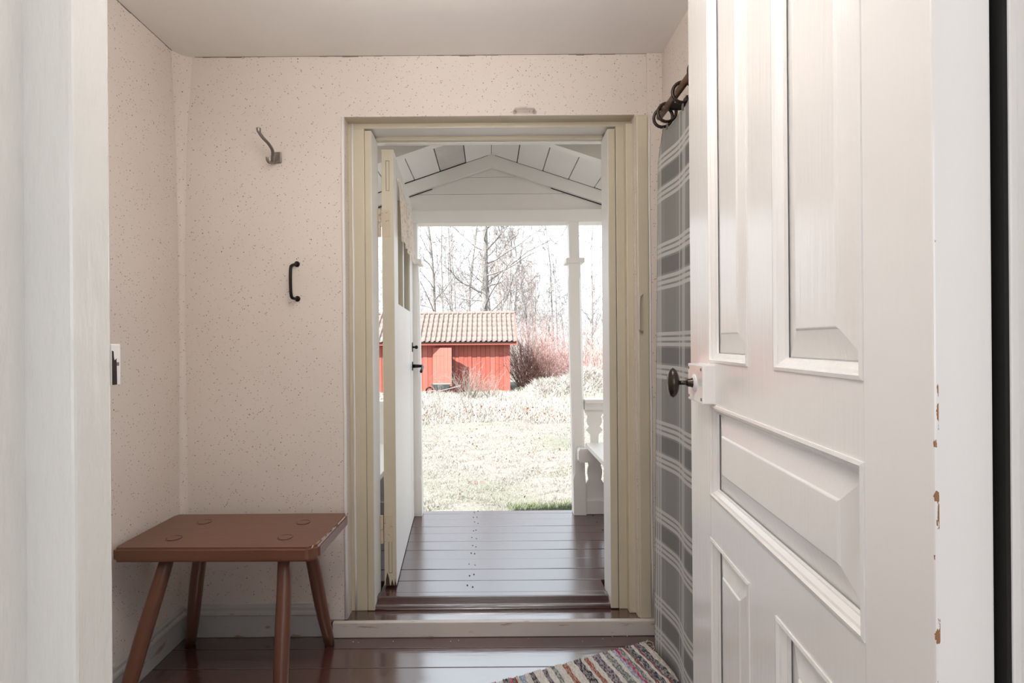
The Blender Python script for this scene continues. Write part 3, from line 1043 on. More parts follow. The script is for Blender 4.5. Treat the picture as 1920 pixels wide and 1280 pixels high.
# ------------------------------------------------------------------ stool
st = empty('stool', (-0.83, 1.66, 0.0), label='brown painted wooden stool with four splayed legs below the coat hook', cat='stool')
SX, SY = st.location.x, st.location.y
bm = bmesh.new()
q = [(-1.128, 1.512), (-0.545, 1.505), (-0.517, 1.530), (-0.508, 1.805), (-0.515, 1.822), (-1.118, 1.822), (-1.130, 1.80), (-1.136, 1.53)]
prism(bm, [(x - SX, y - SY) for x, y in q], 0.452, 0.4955, 'Z')
bmesh.ops.bevel(bm, geom=[e for e in bm.edges], offset=0.008, segments=3, affect='EDGES')
seat = obj('seat', bm, M['stool'], st, smooth=False)
LEGS = [((-1.000, 1.575), (-1.065, 1.425)), ((-0.99, 1.745), (-1.108, 1.862)), ((-0.640, 1.575), (-0.598, 1.425)), ((-0.632, 1.735), (-0.594, 1.860))]
for (tx, ty), (fx, fy) in LEGS:
    bm = bmesh.new()
    n = 8
    pts, rad = [], []
    for i in range(n + 1):
        t = i / n
        pts.append((tx + (fx - tx) * t - SX + 0.0015 * math.sin(t * 7 + tx * 30), ty + (fy - ty) * t - SY, 0.46 + (0.0005 - 0.46) * t))
        rad.append(0.0195 + 0.004 * math.sin(t * math.pi) - 0.002 * t)
    tube(bm, pts, rad, 12)
    for v in bm.verts:
        v.co.z = max(v.co.z, 0.0006)
    obj('leg', bm, M['stool_leg'], st, smooth=True)
    # wedged tenon end in the seat
    bm = bmesh.new()
    ex, ey = tx + (tx - fx) * 0.1 - SX, ty + (ty - fy) * 0.1 - SY
    pts = [(ex + (0.0215 + 0.002 * math.sin(3 * t)) * math.cos(t), ey + 0.0195 * math.sin(t)) for t in (2 * math.pi * j / 18 for j in range(18))]
    prism(bm, pts, 0.494, 0.4967, 'Z', bev=0.0006)
    obj('tenon', bm, M['stool'], st)
    bm = bmesh.new()
    torus(bm, (ex, ey, 0.4956), (0, 0, 1), 0.0222, 0.0010, 18, 6)
    obj('tenon_seam', bm, M['iron'], st)
# worn paint along the end edge of the seat
bm = bmesh.new()
for i in range(26):
    t = random.random()
    x, y_ = -0.545 + 0.032 * t ** 0.4, 1.512 + 0.30 * t
    r = random.uniform(0.002, 0.006)
    box(bm, x + 0.002 - SX, x + 0.002 + r * 0.5 - SX, y_ - r * 1.6 - SY, y_ + r * 1.6 - SY, 0.4915, 0.4958)
obj('paint_chips', bm, plain('chipped_pale_wood', (0.62, 0.5, 0.42), 0.6), st, kind='stuff', label='pale chipped paint on the seat edge')

# ------------------------------------------------------------------ hooks and handles on the back wall
hk = empty('coat_hook', U(519, 296, YB), label='steel coat hook on the speckled wall, high up above the stool', cat='hook')
o0 = hk.location.copy()
a, b = U(512, 286, YB), U(528, 306, YB)
boxo('plate', M['steel'], hk, a.x - o0.x, b.x - o0.x, -0.008, 0.0, b.z - o0.z, a.z - o0.z, bev=0.002)
bm = bmesh.new()
pts = smooth_pts([U(514, 303, YB - 0.006), U(511, 300, YB - 0.02), U(511, 283, YB - 0.04), U(504, 270, YB - 0.062), U(493, 258, YB - 0.085), U(486, 248, YB - 0.098), U(484.5, 240, YB - 0.10)])
n = len(pts)
tube(bm, [p - o0 for p in pts], [0.0068 - 0.001 * math.sin(i / n * 3) + (0.0014 if i > n - 6 else 0) for i in range(n)], 12)
obj('upper_arm', bm, M['steel'], hk, smooth=True)
bm = bmesh.new()
pts = smooth_pts([U(516, 304, YB - 0.006), U(510, 304, YB - 0.022), U(504, 304, YB - 0.038), U(501, 299, YB - 0.046), U(501, 294, YB - 0.048)])
tube(bm, [p - o0 for p in pts], 0.0050, 12)
obj('lower_arm', bm, M['steel'], hk, smooth=True)


def pull(name, ends, bow, r, mat, label, plates=True):
    p = empty(name, ends[0], label=label, cat='handle')
    o0 = p.location.copy()
    e0, e1 = Vector(ends[0]), Vector(ends[1])
    bow = Vector(bow)
    pts = smooth_pts([e0, e0 * 0.97 + e1 * 0.03 + bow * 0.7, e0 * 0.88 + e1 * 0.12 + bow, e0 * 0.5 + e1 * 0.5 + bow * 1.08, e0 * 0.12 + e1 * 0.88 + bow, e0 * 0.03 + e1 * 0.97 + bow * 0.7, e1])
    bm = bmesh.new()
    tube(bm, [q - o0 for q in pts], r, 10)
    obj('grip', bm, mat, p, smooth=True)
    if plates:
        nrm = (0, -1, 0)
        for e in (e0, e1):
            bm = bmesh.new()
            lathe(bm, [(r * 1.9, 0), (r * 1.9, 0.002), (r * 1.2, 0.005)], e - o0, nrm, 12)
            obj('foot', bm, mat, p)
    return p


pull('pull_handle', (U(557, 495, YB), U(558, 560, YB)), U(545, 500, YB - 0.038) - U(557, 500, YB), 0.0058, M['iron'], 'black iron pull handle on the speckled wall above the stool')
pull('pull_handle', (U(965, 210, YB), U(1002, 210, YB)), U(983, 203, YB - 0.026) - U(983, 210, YB), 0.0046, M['scuffed'], 'small pale staple handle on the wall over the entrance doorway')
pull('pull_handle', (U(1204, 552, YB - 0.014), U(1204, 621, YB - 0.014)), U(1201, 590, YB - 0.036) - U(1206, 590, YB - 0.014), 0.0042, M['scuffed'], 'thin white painted handle on the cream casing board', False)

# ------------------------------------------------------------------ curtain, rod and rings
rodY0, rodZ, rodX = 1.775, 1.885, 0.602
rd = empty('curtain_rod', (rodX, rodY0, rodZ), label='dark wooden curtain rod along the wall above the plaid curtain', cat='curtain rod')
bm = bmesh.new()
tube(bm, [(0, 0, 0), (0, -0.006, 0), (0, -0.80, 0.012)], [0.0105, 0.0115, 0.0115], 14)
obj('pole', bm, M['rod_wood'], rd, smooth=True)
for yy in (-0.085, -0.75):
    bm = bmesh.new()
    box(bm, 0.008, XR - rodX, yy - 0.006, yy + 0.006, -0.012, 0.010, bev=0.002)
    box(bm, XR - rodX - 0.006, XR - rodX, yy - 0.015, yy + 0.015, -0.04, 0.03, bev=0.002)
    obj('bracket', bm, M['iron'], rd)
RINGS = [(-0.040, 0.34), (-0.078, 0.05), (-0.215, 0.10), (-0.34, 0.08), (-0.46, -0.1), (-0.58, 0.1), (-0.70, 0.0)]
for i, (dy, tw) in enumerate(RINGS):
    rg = empty('curtain_ring', (rodX, rodY0 + dy, rodZ - 0.0175),
               label=('dark wooden curtain ring at the far tip of the rod', 'dark wooden curtain ring second from the far tip of the rod', 'dark wooden curtain ring cut off by the door edge', 'fourth curtain ring from the far tip of the rod', 'fifth curtain ring from the far tip of the rod', 'sixth curtain ring from the far tip of the rod', 'seventh curtain ring from the far tip of the rod')[i], cat='curtain ring', group='curtain rings on the rod')
    bm = bmesh.new()
    torus(bm, (0, 0, 0), (math.sin(tw) * 0.6, 1, math.sin(tw) * 0.8), 0.0305, 0.0052)
    obj('hoop', bm, M['ring_wood'], rg, smooth=True)
    bm = bmesh.new()
    torus(bm, (0, 0, -0.0395), (1, 0, 0), 0.0045, 0.0011, 14, 6)
    box(bm, -0.003, 0.003, -0.002, 0.002, -0.056, -0.043)
    obj('clip', bm, M['steel'], rg)

nu, nz = 150, 50
V, F, UVs = [], [], []
top = lambda s: 1.826 - 0.012 * abs(math.sin((s - 0.055) / 0.125 * math.pi)) - max(0, (0.055 - s) / 0.055) ** 1.1 * 0.085 + 0.012 * min(s, 0.6)
arc = [0.0]
for i in range(nu + 1):
    s = i / nu * 0.80
    for j in range(nz + 1):
        t = j / nz
        fold = (0.005 + 0.002 * t) * math.sin(s * 2 * math.pi / 0.27 - 2.3 + 0.4 * t)
        x = rodX + 0.002 - 0.012 * t + fold - 0.010 * math.exp(-(s / 0.03) ** 2) * t
        yy = rodY0 + 0.012 - s - 0.01 * t * math.sin(s * 20)
        z = top(s) * (1 - t) + 0.016 * t
        V.append((x, yy, z))
        UVs.append((s * 1.12, z))
for i in range(nu):
    for j in range(nz):
        a = i * (nz + 1) + j
        F.append((a, a + 1, a + nz + 2, a + nz + 1))
me = npmesh('plaid_curtain', V, F)
ul = me.uv_layers.new()
for lp_ in me.loops:
    ul.data[lp_.index].uv = UVs[lp_.vertex_index]
cu = objm('plaid_curtain', me, M['plaid'], smooth=True, label='grey and white plaid curtain hanging beside the panelled door', cat='curtain')
sm = cu.modifiers.new('thickness', 'SOLIDIFY')
sm.thickness = 0.0016

# ------------------------------------------------------------------ rag rug
e1, e2 = Vector((-0.93, -0.368, 0)), Vector((0.30, -0.954, 0))
rug = empty('rag_rug', (0.558, 1.850, 0.0), label='striped woven rag rug with a frayed edge beside the curtain', cat='rug')
W = 0.60
cols = dict(
    white=((0.72, 0.69, 0.66), (0.60, 0.56, 0.53)), navy=((0.05, 0.055, 0.075), (0.32, 0.31, 0.31)), black=((0.03, 0.028, 0.032), (0.30, 0.26, 0.27)),
    rust=((0.28, 0.09, 0.06), (0.42, 0.25, 0.2)), grey=((0.16, 0.17, 0.16), (0.42, 0.42, 0.40)), pink=((0.45, 0.04, 0.14), (0.55, 0.25, 0.3)),
    blue=((0.22, 0.30, 0.48), (0.5, 0.52, 0.55)), purple=((0.10, 0.075, 0.10), (0.36, 0.31, 0.33)), red=((0.25, 0.06, 0.05), (0.2, 0.19, 0.2)), beige=((0.50, 0.45, 0.40), (0.68, 0.63, 0.58)))
RM = {k: mat_rag('rag_' + k, *v) for k, v in cols.items()}
stripes = [('beige', .022), ('navy', .020), ('red', .010), ('white', .010), ('navy', .020), ('red', .013), ('white', .009), ('grey', .016), ('pink', .010), ('blue', .013), ('white', .013), ('grey', .026), ('white', .014), ('purple', .030), ('white', .017), ('rust', .017), ('white', .010), ('black', .028), ('white', .028), ('rust', .019), ('white', .026), ('grey', .016), ('white', .018), ('purple', .016), ('white', .030), ('black', .018), ('white', .016), ('blue', .022), ('beige', .010), ('red', .016), ('pink', .008), ('black', .024), ('white', .02), ('rust', .02), ('white', .02), ('navy', .03), ('white', .02), ('grey', .02), ('white', .03)]
pos = 0.0
for nm, w in stripes:
    nrib = max(2, int(round(w / 0.0055)))
    nv = 46
    V, F, UVs = [], [], []
    cols_n = nrib * 4 + 1
    for i in range(cols_n):
        a = i / (cols_n - 1)
        for j in range(nv + 1):
            v = j / nv
            wob = 0.002 * math.sin(v * 37 + pos * 90) + 0.0015 * math.sin(v * 91 + pos * 20)
            p = e1 * (pos + a * w + wob) + e2 * (v * W + 0.003 * math.sin(pos * 160))
            V.append((p.x, p.y, 0.004 + 0.0042 * abs(math.sin(a * nrib * math.pi)) + 0.0012 * math.sin(j * 2.1 + i)))
            UVs.append((pos + a * w, v * W * 0.45))
    for i in range(cols_n - 1):
        for j in range(nv):
            q = i * (nv + 1) + j
            F.append((q, q + 1, q + nv + 2, q + nv + 1))
    me = npmesh('stripe', V, F)
    ul = me.uv_layers.new()
    for lp_ in me.loops:
        ul.data[lp_.index].uv = UVs[lp_.vertex_index]
    objm('stripe', me, RM[nm], rug, smooth=True, label=nm + ' woven stripe')
    pos += w
bm = bmesh.new()
for i in range(90):
    v = random.random() * W
    b0 = e2 * v
    L_ = random.uniform(0.012, 0.036)
    d = (-e1 + e2 * random.uniform(-0.8, 0.8)).normalized()
    p1 = b0 + d * L_ * 0.5 + Vector((0, 0, random.uniform(0.004, 0.014)))
    p2 = b0 + (d + e2 * random.uniform(-0.7, 0.7)) * L_ + Vector((0, 0, 0.003))
    tube(bm, smooth_pts([b0 + Vector((0, 0, 0.005)), p1, p2], 3), 0.0012, 4)
obj('fringe', bm, RM['beige'], rug, kind='stuff', label='frayed beige fringe')
boxo_b = bmesh.new()
P = [Vector((0, 0, 0)), e1 * pos, e1 * pos + e2 * W, e2 * W]
prism(boxo_b, [(p.x, p.y) for p in P], 0.0006, 0.0045, 'Z')
obj('backing', boxo_b, RM['white'], rug)

# ------------------------------------------------------------------ outdoors: ground
def gz(x, y):
    base = -0.38 - 0.42 * np.clip((y - 4.5) / 14.5, 0, 1) - 0.1 * np.clip((3.6 - y) / 1.5, 0, 1)
    base = base + 0.025 * np.sin(x * 2.3 + y * 0.7) + 0.02 * np.sin(x * 5.1 - y * 1.9) * np.clip(y / 8, 0, 1)
    m = 0.80 * np.exp(-(((x - 3.3) / 1.15) ** 2 + ((y - 17.6) / 1.3) ** 2))
    m2 = 0.35 * np.exp(-(((x - 1.7) / 0.6) ** 2 + ((y - 17.8) / 0.8) ** 2))
    m3 = 0.55 * np.exp(-(((x - 5.5) / 1.6) ** 2 + ((y - 19) / 2.0) ** 2))
    return base + m + m2 + m3


ys = np.concatenate([np.arange(3.05, 22, 0.10), np.arange(22, 90, 1.5)])
xs = np.concatenate([np.arange(-40, -9, 2.0), np.arange(-9, 9, 0.15), np.arange(9, 41, 2.0)])
GX, GY = np.meshgrid(xs, ys)
GZ = gz(GX, GY) + 0.012 * rng.standard_normal(GX.shape)
V = np.stack([GX, GY, GZ], -1).reshape(-1, 3)
nx, ny = len(xs), len(ys)
idx = np.arange(nx * ny).reshape(ny, nx)
F = np.stack([idx[:-1, :-1], idx[:-1, 1:], idx[1:, 1:], idx[1:, :-1]], -1).reshape(-1, 4)
objm('ground', npmesh('ground', V, F), M['ground'], smooth=True, label='pale dry lawn sloping from the porch to the red shed', cat='ground', kind=ST)


def blades(name, n, ysamp, xhalf, hmin, hmax, w, mat, label, cat, lean=0.5, xc=lambda y: 0.0):
    y = ysamp(n)
    x = xc(y) + (rng.random(n) * 2 - 1) * xhalf(y)
    z = gz(x, y) - 0.01
    a = rng.random(n) * 2 * np.pi
    h = hmin + (hmax - hmin) * rng.random(n)
    la = rng.random(n) * 2 * np.pi
    ll = h * lean * rng.random(n)
    ww = w * (0.6 + 0.8 * rng.random(n)) * np.clip(y / 6, 0.8, 2.5)
    b0 = np.stack([x - np.cos(a) * ww, y - np.sin(a) * ww, z], -1)
    b1 = np.stack([x + np.cos(a) * ww, y + np.sin(a) * ww, z], -1)
    t = np.stack([x + np.cos(la) * ll, y + np.sin(la) * ll, z + h], -1)
    V = np.stack([b0, b1, t], 1).reshape(-1, 3)
    F = np.arange(n * 3).reshape(-1, 3)
    return objm(name, npmesh(name, V, F), mat, label=label, cat=cat, kind='stuff')


def ypow(a, b):
    return lambda n: 1 / (1 / a + rng.random(n) * (1 / b - 1 / a))


blades('lawn_grass', 60000, ypow(3.3, 13), lambda y: 0.26 * y + 0.6, 0.015, 0.05, 0.0035, M['blades'], 'short pale dry grass of the lawn beyond the porch', 'grass', 1.6)
blades('long_grass', 16000, lambda n: 10.5 + 8.5 * rng.random(n), lambda y: 0.30 * y, 0.06, 0.20, 0.004, M['stalk'], 'bleached long grass in front of the red shed', 'grass', 1.4)
blades('mound_grass', 9000, lambda n: 16.2 + 3.0 * rng.random(n), lambda y: 2.4 + 0 * y, 0.08, 0.24, 0.005, M['stalk'], 'tangled straw covering the mound beside the shed', 'grass', 2.2, lambda y: 3.9)
blades('green_grass', 2600, lambda n: 4.25 + 0.5 * rng.random(n) ** 1.5, lambda y: 0.34 + 0 * y, 0.03, 0.075, 0.0035, M['greenblades'], 'strip of green grass at the porch edge by the post', 'grass', 1.0, lambda y: 0.50)


# leaf litter and brambles mid lawn
def leaves(name, n, cx, cy, sx, sy, hmax, size, mat, label):
    x = cx + sx * (rng.random(n) * 2 - 1)
    y = cy + sy * rng.standard_normal(n)
    z = gz(x, y) + hmax * rng.random(n) ** 2
    V = np.zeros((n, 4, 3))
    c = np.stack([x, y, z], -1)
    a = rng.standard_normal((n, 3))
    a /= np.linalg.norm(a, axis=1)[:, None]
    b = rng.standard_normal((n, 3))
    b -= a * (a * b).sum(1)[:, None]
    b /= np.linalg.norm(b, axis=1)[:, None]
    s = size * (0.5 + rng.random(n))[:, None]
    V[:, 0], V[:, 1], V[:, 2], V[:, 3] = c - a * s, c + b * s * 0.6, c + a * s, c - b * s * 0.6
    return objm(name, npmesh(name, V.reshape(-1, 3), np.arange(n * 4).reshape(-1, 4)), mat, label=label, cat='leaves', kind='stuff')


leaves('dead_leaves', 520, 0.1, 11.2, 1.9, 0.40, 0.30, 0.022, M['leaf'], 'brown dead leaves on low brambles across the lawn')
leaves('scattered_leaves', 260, 0.1, 7.0, 1.6, 1.8, 0.02, 0.016, M['leaf'], 'scattered dead leaves lying on the near lawn')


# ------------------------------------------------------------------ woody plants
class Wood:
    def __init__(s):
        s.V, s.F, s.n = [], [], 0

    def tube(s, pts, rads, k=3):
        P = np.asarray(pts, dtype=float)
        d = np.gradient(P, axis=0)
        d /= np.linalg.norm(d, axis=1)[:, None] + 1e-9
        ref = np.array([0.31, 0.87, 0.38])
        x = np.cross(d, ref)
        x /= np.linalg.norm(x, axis=1)[:, None] + 1e-9
        y = np.cross(d, x)
        th = 2 * np.pi * np.arange(k) / k
        Rr = np.asarray(rads)[:, None, None]
        ring = P[:, None, :] + Rr * (x[:, None, :] * np.cos(th)[None, :, None] + y[:, None, :] * np.sin(th)[None, :, None])
        m = len(P)
        idx = s.n + np.arange(m * k).reshape(m, k)
        nx = np.roll(idx, -1, axis=1)
        s.F.append(np.stack([idx[:-1], nx[:-1], nx[1:], idx[1:]], -1).reshape(-1, 4))
        s.V.append(ring.reshape(-1, 3))
        s.n += m * k

    def mesh(s, name):
        return npmesh(name, np.concatenate(s.V), np.concatenate(s.F))


def grow(start, direc, length, seg, wander, rise, r):
    pts = [np.array(start, float)]
    d = np.array(direc, float)
    d /= np.linalg.norm(d)
    for i in range(seg):
        d = d + r.standard_normal(3) * wander + np.array([0, 0, rise])
        d /= np.linalg.norm(d)
        pts.append(pts[-1] + d * length / seg)
    return np.array(pts)


def tree_meshes(seed, h, r0, nb, sub, tw, low=0.25, spread=0.42, up=0.55, tw_r=0.016):
    r = np.random.default_rng(seed)
    T, B, W_ = Wood(), Wood(), Wood()
    tr = grow((0, 0, -0.3), (r.normal(0, .03), r.normal(0, .03), 1), h, 14, 0.035, 0.04, r)
    rad = r0 * (1 - np.linspace(0, 1, 15)) ** 0.8 + 0.012
    T.tube(tr, rad, 7)
    for b in range(nb):
        t = low + (0.97 - low) * (b + r.random()) / nb
        i = min(int(t * 14), 13)
        p = tr[i] + (tr[i + 1] - tr[i]) * (t * 14 - i)
        a = r.random() * 2 * np.pi
        L = h * spread * (1.05 - t) * (0.6 + 0.6 * r.random()) + 0.5
        br = grow(p, (np.cos(a), np.sin(a), up * (0.5 + r.random())), L, 7, 0.16, 0.07, r)
        rb = max(rad[i] * 0.30, 0.014)
        B.tube(br, rb * (1 - 0.85 * np.linspace(0, 1, 8)), 4)
        for s in range(sub):
            q = r.integers(2, 8)
            dv = br[q] - br[q - 1]
            dv = dv / np.linalg.norm(dv) + r.standard_normal(3) * 0.75
            sb = grow(br[q], dv, L * (0.25 + 0.3 * r.random()), 5, 0.2, 0.06, r)
            B.tube(sb, max(rb * 0.35, 0.014) * (1 - 0.7 * np.linspace(0, 1, 6)), 3)
            for w in range(tw):
                q2 = r.integers(1, 6)
                dv = sb[q2] - sb[q2 - 1]
                dv = dv / np.linalg.norm(dv) + r.standard_normal(3) * 0.8
                W_.tube(grow(sb[q2], dv, L * (0.12 + 0.15 * r.random()), 3, 0.2, 0.02, r), tw_r * np.array([1, .85, .6, .35]), 3)
    return T.mesh('trunk'), B.mesh('branches'), W_.mesh('twigs')


def put_tree(ms, x, y, rz, sc, mats, label, group=None, name='bare_tree', sx=1.0):
    o = empty(name, (x, y, float(gz(np.array(x), np.array(y)))), rz, label=label, cat='tree', group=group)
    o.scale = (sc * sx, sc * sx, sc)
    for nm, me, m in zip(('trunk', 'branches', 'twigs'), ms, mats):
        c = objm(nm, me, m, o)
        if nm != 'trunk':
            c['kind'] = 'stuff'
    return o


TB = (M['bark'], M['bark'], M['twig'])
TF = (M['bark_far'], M['twig'], M['twig_pink'])


def px_x(px, Y):
    return (px - VPX) * Y / F_PX


big = tree_meshes(11, 17, 0.24, 26, 6, 6, 0.22, 0.36, 0.45, 0.011)
put_tree(big, px_x(905, 30), 30.0, 0.4, 1.0, TB, 'tallest thick trunked bare tree rising behind the shed roof')
sec = tree_meshes(12, 14, 0.13, 24, 6, 6, 0.25, 0.36, 0.5, 0.011)
put_tree(sec, px_x(922, 32), 32.0, 1.3, 1.0, TB, 'slimmer bare tree standing close beside the tallest tree')
lef = tree_meshes(13, 15, 0.15, 24, 6, 6, 0.25, 0.38, 0.5, 0.011)
put_tree(lef, px_x(815, 31), 31.0, 2.1, 1.0, TB, 'bare tree with arching branches nearest the entrance door edge')
p1 = tree_meshes(14, 14, 0.10, 26, 5, 5, 0.15, 0.30, 0.9, 0.014)
p2 = tree_meshes(15, 15, 0.10, 26, 5, 5, 0.15, 0.26, 1.0, 0.014)
p3 = tree_meshes(16, 12, 0.07, 24, 5, 5, 0.12, 0.26, 1.2, 0.013)
put_tree(p1, px_x(876, 36), 36.0, 0.3, 1.05, TF, 'pinkish twigged birch between the arching tree and the tallest tree')
put_tree(p2, px_x(845, 35), 35.0, 1.9, 0.8, TF, 'short many branched birch low over the shed roof')
put_tree(p1, px_x(998, 34), 34.0, 3.9, 0.78, TF, 'slender birch standing straight behind the shed gable')
put_tree(p3, px_x(1042, 30), 30.0, 0.9, 0.80, TB, 'forked bare tree behind the red twigged bushes')
put_tree(p2, px_x(1108, 33), 33.0, 2.9, 0.85, TF, 'lone birch seen between the porch post and door casing')
g = 'far thicket of thin birches'
ts = [p1, p2, p3]
for i in range(34):
    Y = random.uniform(40, 62)
    px = random.uniform(760, 960) if i % 4 < 1 else random.uniform(950, 1190)
    hh = 0.95 if px < 960 else 0.62
    put_tree(ts[i % 3], px_x(px, Y), Y, random.uniform(0, 6.28), random.uniform(0.8, 1.15) * hh * (Y / 44), TF, 'thin pale birch in the far thicket beyond the shed', g, 'thicket_birch')
for i in range(14):
    Y = random.uniform(40, 60)
    px = random.uniform(380, 740) if i % 2 else random.uniform(1200, 1560)
    put_tree(ts[i % 3], px_x(px, Y), Y, random.uniform(0, 6.28), random.uniform(0.8, 1.1) * (Y / 44), TF, 'thin pale birch in the far thicket beyond the shed', g, 'thicket_birch')
# low brush at the foot of the thicket
wb = Wood()
for i in range(3600):
    Y = 25 + 20 * rng.random()
    x = px_x(560 + 830 * rng.random(), Y)
    z = float(gz(np.array(x), np.array(Y)))
    wb.tube(grow((x, Y, z), (rng.normal(0, .3), rng.normal(0, .3), 1), 1.2 + 3.0 * rng.random(), 4, 0.12, 0.0, rng), 0.016 * np.array([1, .8, .7, .5, .3]), 3)
objm('thicket_brush', wb.mesh('thicket_brush'), M['twig_pink'], label='pale leafless brush at the foot of the far birches', cat='brush', kind='stuff')


def bush(x, y, h, spread, n, mat, label, seed, name='twiggy_bush', r0=0.012, sub=5, group=None):
    r = np.random.default_rng(seed)
    o = empty(name, (x, y, float(gz(np.array(x), np.array(y)))), label=label, cat='bush', group=group)
    A, B = Wood(), Wood()
    for i in range(n):
        a = r.random() * 2 * np.pi
        t = spread * r.random() ** 0.6
        st_ = grow((0.25 * t * np.cos(a), 0.25 * t * np.sin(a), -0.05), (t * np.cos(a), t * np.sin(a), h * 0.9), h * (0.55 + 0.5 * r.random()), 7, 0.10, -0.01, r)
        A.tube(st_, r0 * (1 - 0.8 * np.linspace(0, 1, 8)), 3)
        for s in range(sub):
            q = r.integers(2, 8)
            dv = st_[q] - st_[q - 1]
            dv = dv / np.linalg.norm(dv) + r.standard_normal(3) * 0.6
            B.tube(grow(st_[q], dv, h * (0.12 + 0.2 * r.random()), 4, 0.2, 0.05, r), r0 * 0.45 * np.array([1, .85, .7, .5, .3]), 3)
    c = objm('stems', A.mesh('stems'), mat[0], o)
    c['kind'] = 'stuff'
    c = objm('twigs', B.mesh('twigs'), mat[1], o)
    c['kind'] = 'stuff'
    return o


bush(1.55, 20.4, 2.1, 1.1, 110, (M['twig_brown'], M['twig_brown']), 'dark brown tangled bush against the shed gable wall', 21, sub=7)
bush(2.45, 21.0, 2.7, 1.2, 90, (M['twig_red'], M['twig_red']), 'tall red twigged bush behind the straw mound', 22, sub=6)
bush(1.9, 23.0, 3.2, 1.3, 80, (M['twig_red'], M['twig_pink']), 'pinkish red bush rising above the dark brown bush', 23, sub=6)
bush(3.6, 21.5, 2.0, 1.2, 80, (M['twig_red'], M['twig_red']), 'low red twigged bush beside the porch post', 24, sub=6)
bush(-0.62, 17.2, 1.25, 0.75, 45, (M['sapling'], M['sapling']), 'pale bleached shrub in front of the red shed wall', 25, r0=0.009, sub=6)
bush(0.05, 17.5, 0.9, 0.6, 30, (M['sapling'], M['sapling']), 'smaller pale shrub in front of the shed, nearer its corner', 29, r0=0.008, sub=5)
bush(-1.15, 11.6, 1.0, 0.8, 26, (M['sapling'], M['twig']), 'thin straggling shrub on the lawn beside the door edge', 26, r0=0.005, sub=3)
bush(-0.36, 11.3, 1.15, 0.45, 10, (M['sapling'], M['twig']), 'single stemmed sapling on the lawn below the shed', 27, 'sapling', r0=0.006, sub=5)
bush(0.9, 11.8, 0.6, 1.0, 50, (M['sapling'], M['sapling']), 'low pale brambles on the lawn by the dead leaves', 28, 'bramble', r0=0.004, sub=3)
o = empty('evergreen_shrub', (2.15, 18.2, float(gz(np.array(2.15), np.array(18.2)))), label='small dark green shrub on top of the straw mound edge', cat='bush')
x_ = leaves('foliage', 700, 2.1, 18.3, 0.45, 0.2, 0.22, 0.035, M['evergreen'], None)
for kk in ('category', 'label'):
    if kk in x_:
        del x_[kk]
x_.parent = o
x_.location = -o.location
o = empty('evergreen_shrub', (1.35, 18.8, float(gz(np.array(1.35), np.array(18.8)))), label='dark green shrub on the ground below the brown bush', cat='bush')
x_ = leaves('foliage', 600, 1.35, 18.8, 0.35, 0.2, 0.20, 0.035, M['evergreen'], None)
for kk in ('category', 'label'):
    if kk in x_:
        del x_[kk]
x_.parent = o
x_.location = -o.location

# ------------------------------------------------------------------ red shed
BX0, BX1, BY, BZ = -5.0, 0.81, 20.0, -0.86
shed = empty('shed', (0, BY, BZ), label='red board shed with a clay tile roof beyond the lawn', cat='shed')


def sb(name, mat, *d, parent=shed, **kw):
    x0, x1, y0, y1, z0, z1 = d
    return boxo(name, mat, parent, x0, x1, y0 - BY, y1 - BY, z0 - BZ, z1 - BZ, **kw)


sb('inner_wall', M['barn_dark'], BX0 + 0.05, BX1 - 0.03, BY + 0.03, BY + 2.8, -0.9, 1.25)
x = BX0
i = 0
while x < BX1 - 0.05:
    w = random.choice((0.17, 0.20, 0.19, 0.155))
    x1 = min(x + w, BX1)
    off = random.uniform(0, 0.008) + (0.014 if i % 2 else 0)
    sb('wall_plank', M['barn_red'] if random.random() < 0.7 else M['barn_red2'], x + 0.004, x1 - 0.004, BY - off, BY + 0.03, -0.84 + random.uniform(-0.02, 0.02), 1.22)
    x = x1
    i += 1
# gable end planks
for k_ in range(14):
    y0 = BY + 0.02 + k_ * 0.2
    zt = 1.22 + min(k_ + 0.5, 13.5 - k_) * 0.2 * 0.64
    sb('wall_plank', M['barn_red'], BX1 - 0.03, BX1, y0, y0 + 0.194, -0.84, zt)
sb('corner_board', M['barn_red2'], BX1 - 0.10, BX1 + 0.012, BY - 0.032, BY + 0.02, -0.84, 1.2)
sb('fascia_board', M['barn_red'], BX0 - 0.3, 1.10, 19.68, 19.715, 1.035, 1.165)
sb('soffit', M['barn_red'], BX0 - 0.25, 1.06, 19.71, BY + 0.02, 1.14, 1.16)
# roof
EY, EZ, RY, RZ2 = 19.66, 1.165, 21.42, 2.36
nl = math.hypot(RY - EY, RZ2 - EZ)
sl = Vector((0, (RY - EY) / nl, (RZ2 - EZ) / nl))
nrm = Vector((0, -sl.z, sl.y))
bm = bmesh.new()
prism(bm, [(EY - BY, EZ - BZ - 0.01), (RY - BY, RZ2 - BZ - 0.01), (RY + 1.84 - BY, EZ - BZ - 0.01), (RY + 1.84 - BY, EZ - BZ - 0.06), (RY - BY, RZ2 - BZ - 0.06), (EY - BY, EZ - BZ - 0.06)], BX0 - 0.25, 1.07, 'X')
obj('roof_deck', bm, M['barn_dark'], shed)
bm = bmesh.new()
prism(bm, [(EY - BY - 0.02, EZ - BZ - 0.12), (EY - BY - 0.02, EZ - BZ + 0.03), (RY - BY, RZ2 - BZ + 0.06), (RY - BY, RZ2 - BZ - 0.10)], 1.062, 1.10, 'X')
obj('barge_board', bm, M['barn_red2'], shed)
TW, ROWS = 0.2, 6
TL = nl / ROWS
prof = [(0.0, 0.030), (0.015, 0.050), (0.038, 0.058), (0.054, 0.050), (0.064, 0.020), (0.074, 0.006), (0.10, 0.0), (0.145, 0.002), (0.18, 0.016), (0.204, 0.036)]
V, F = [], []
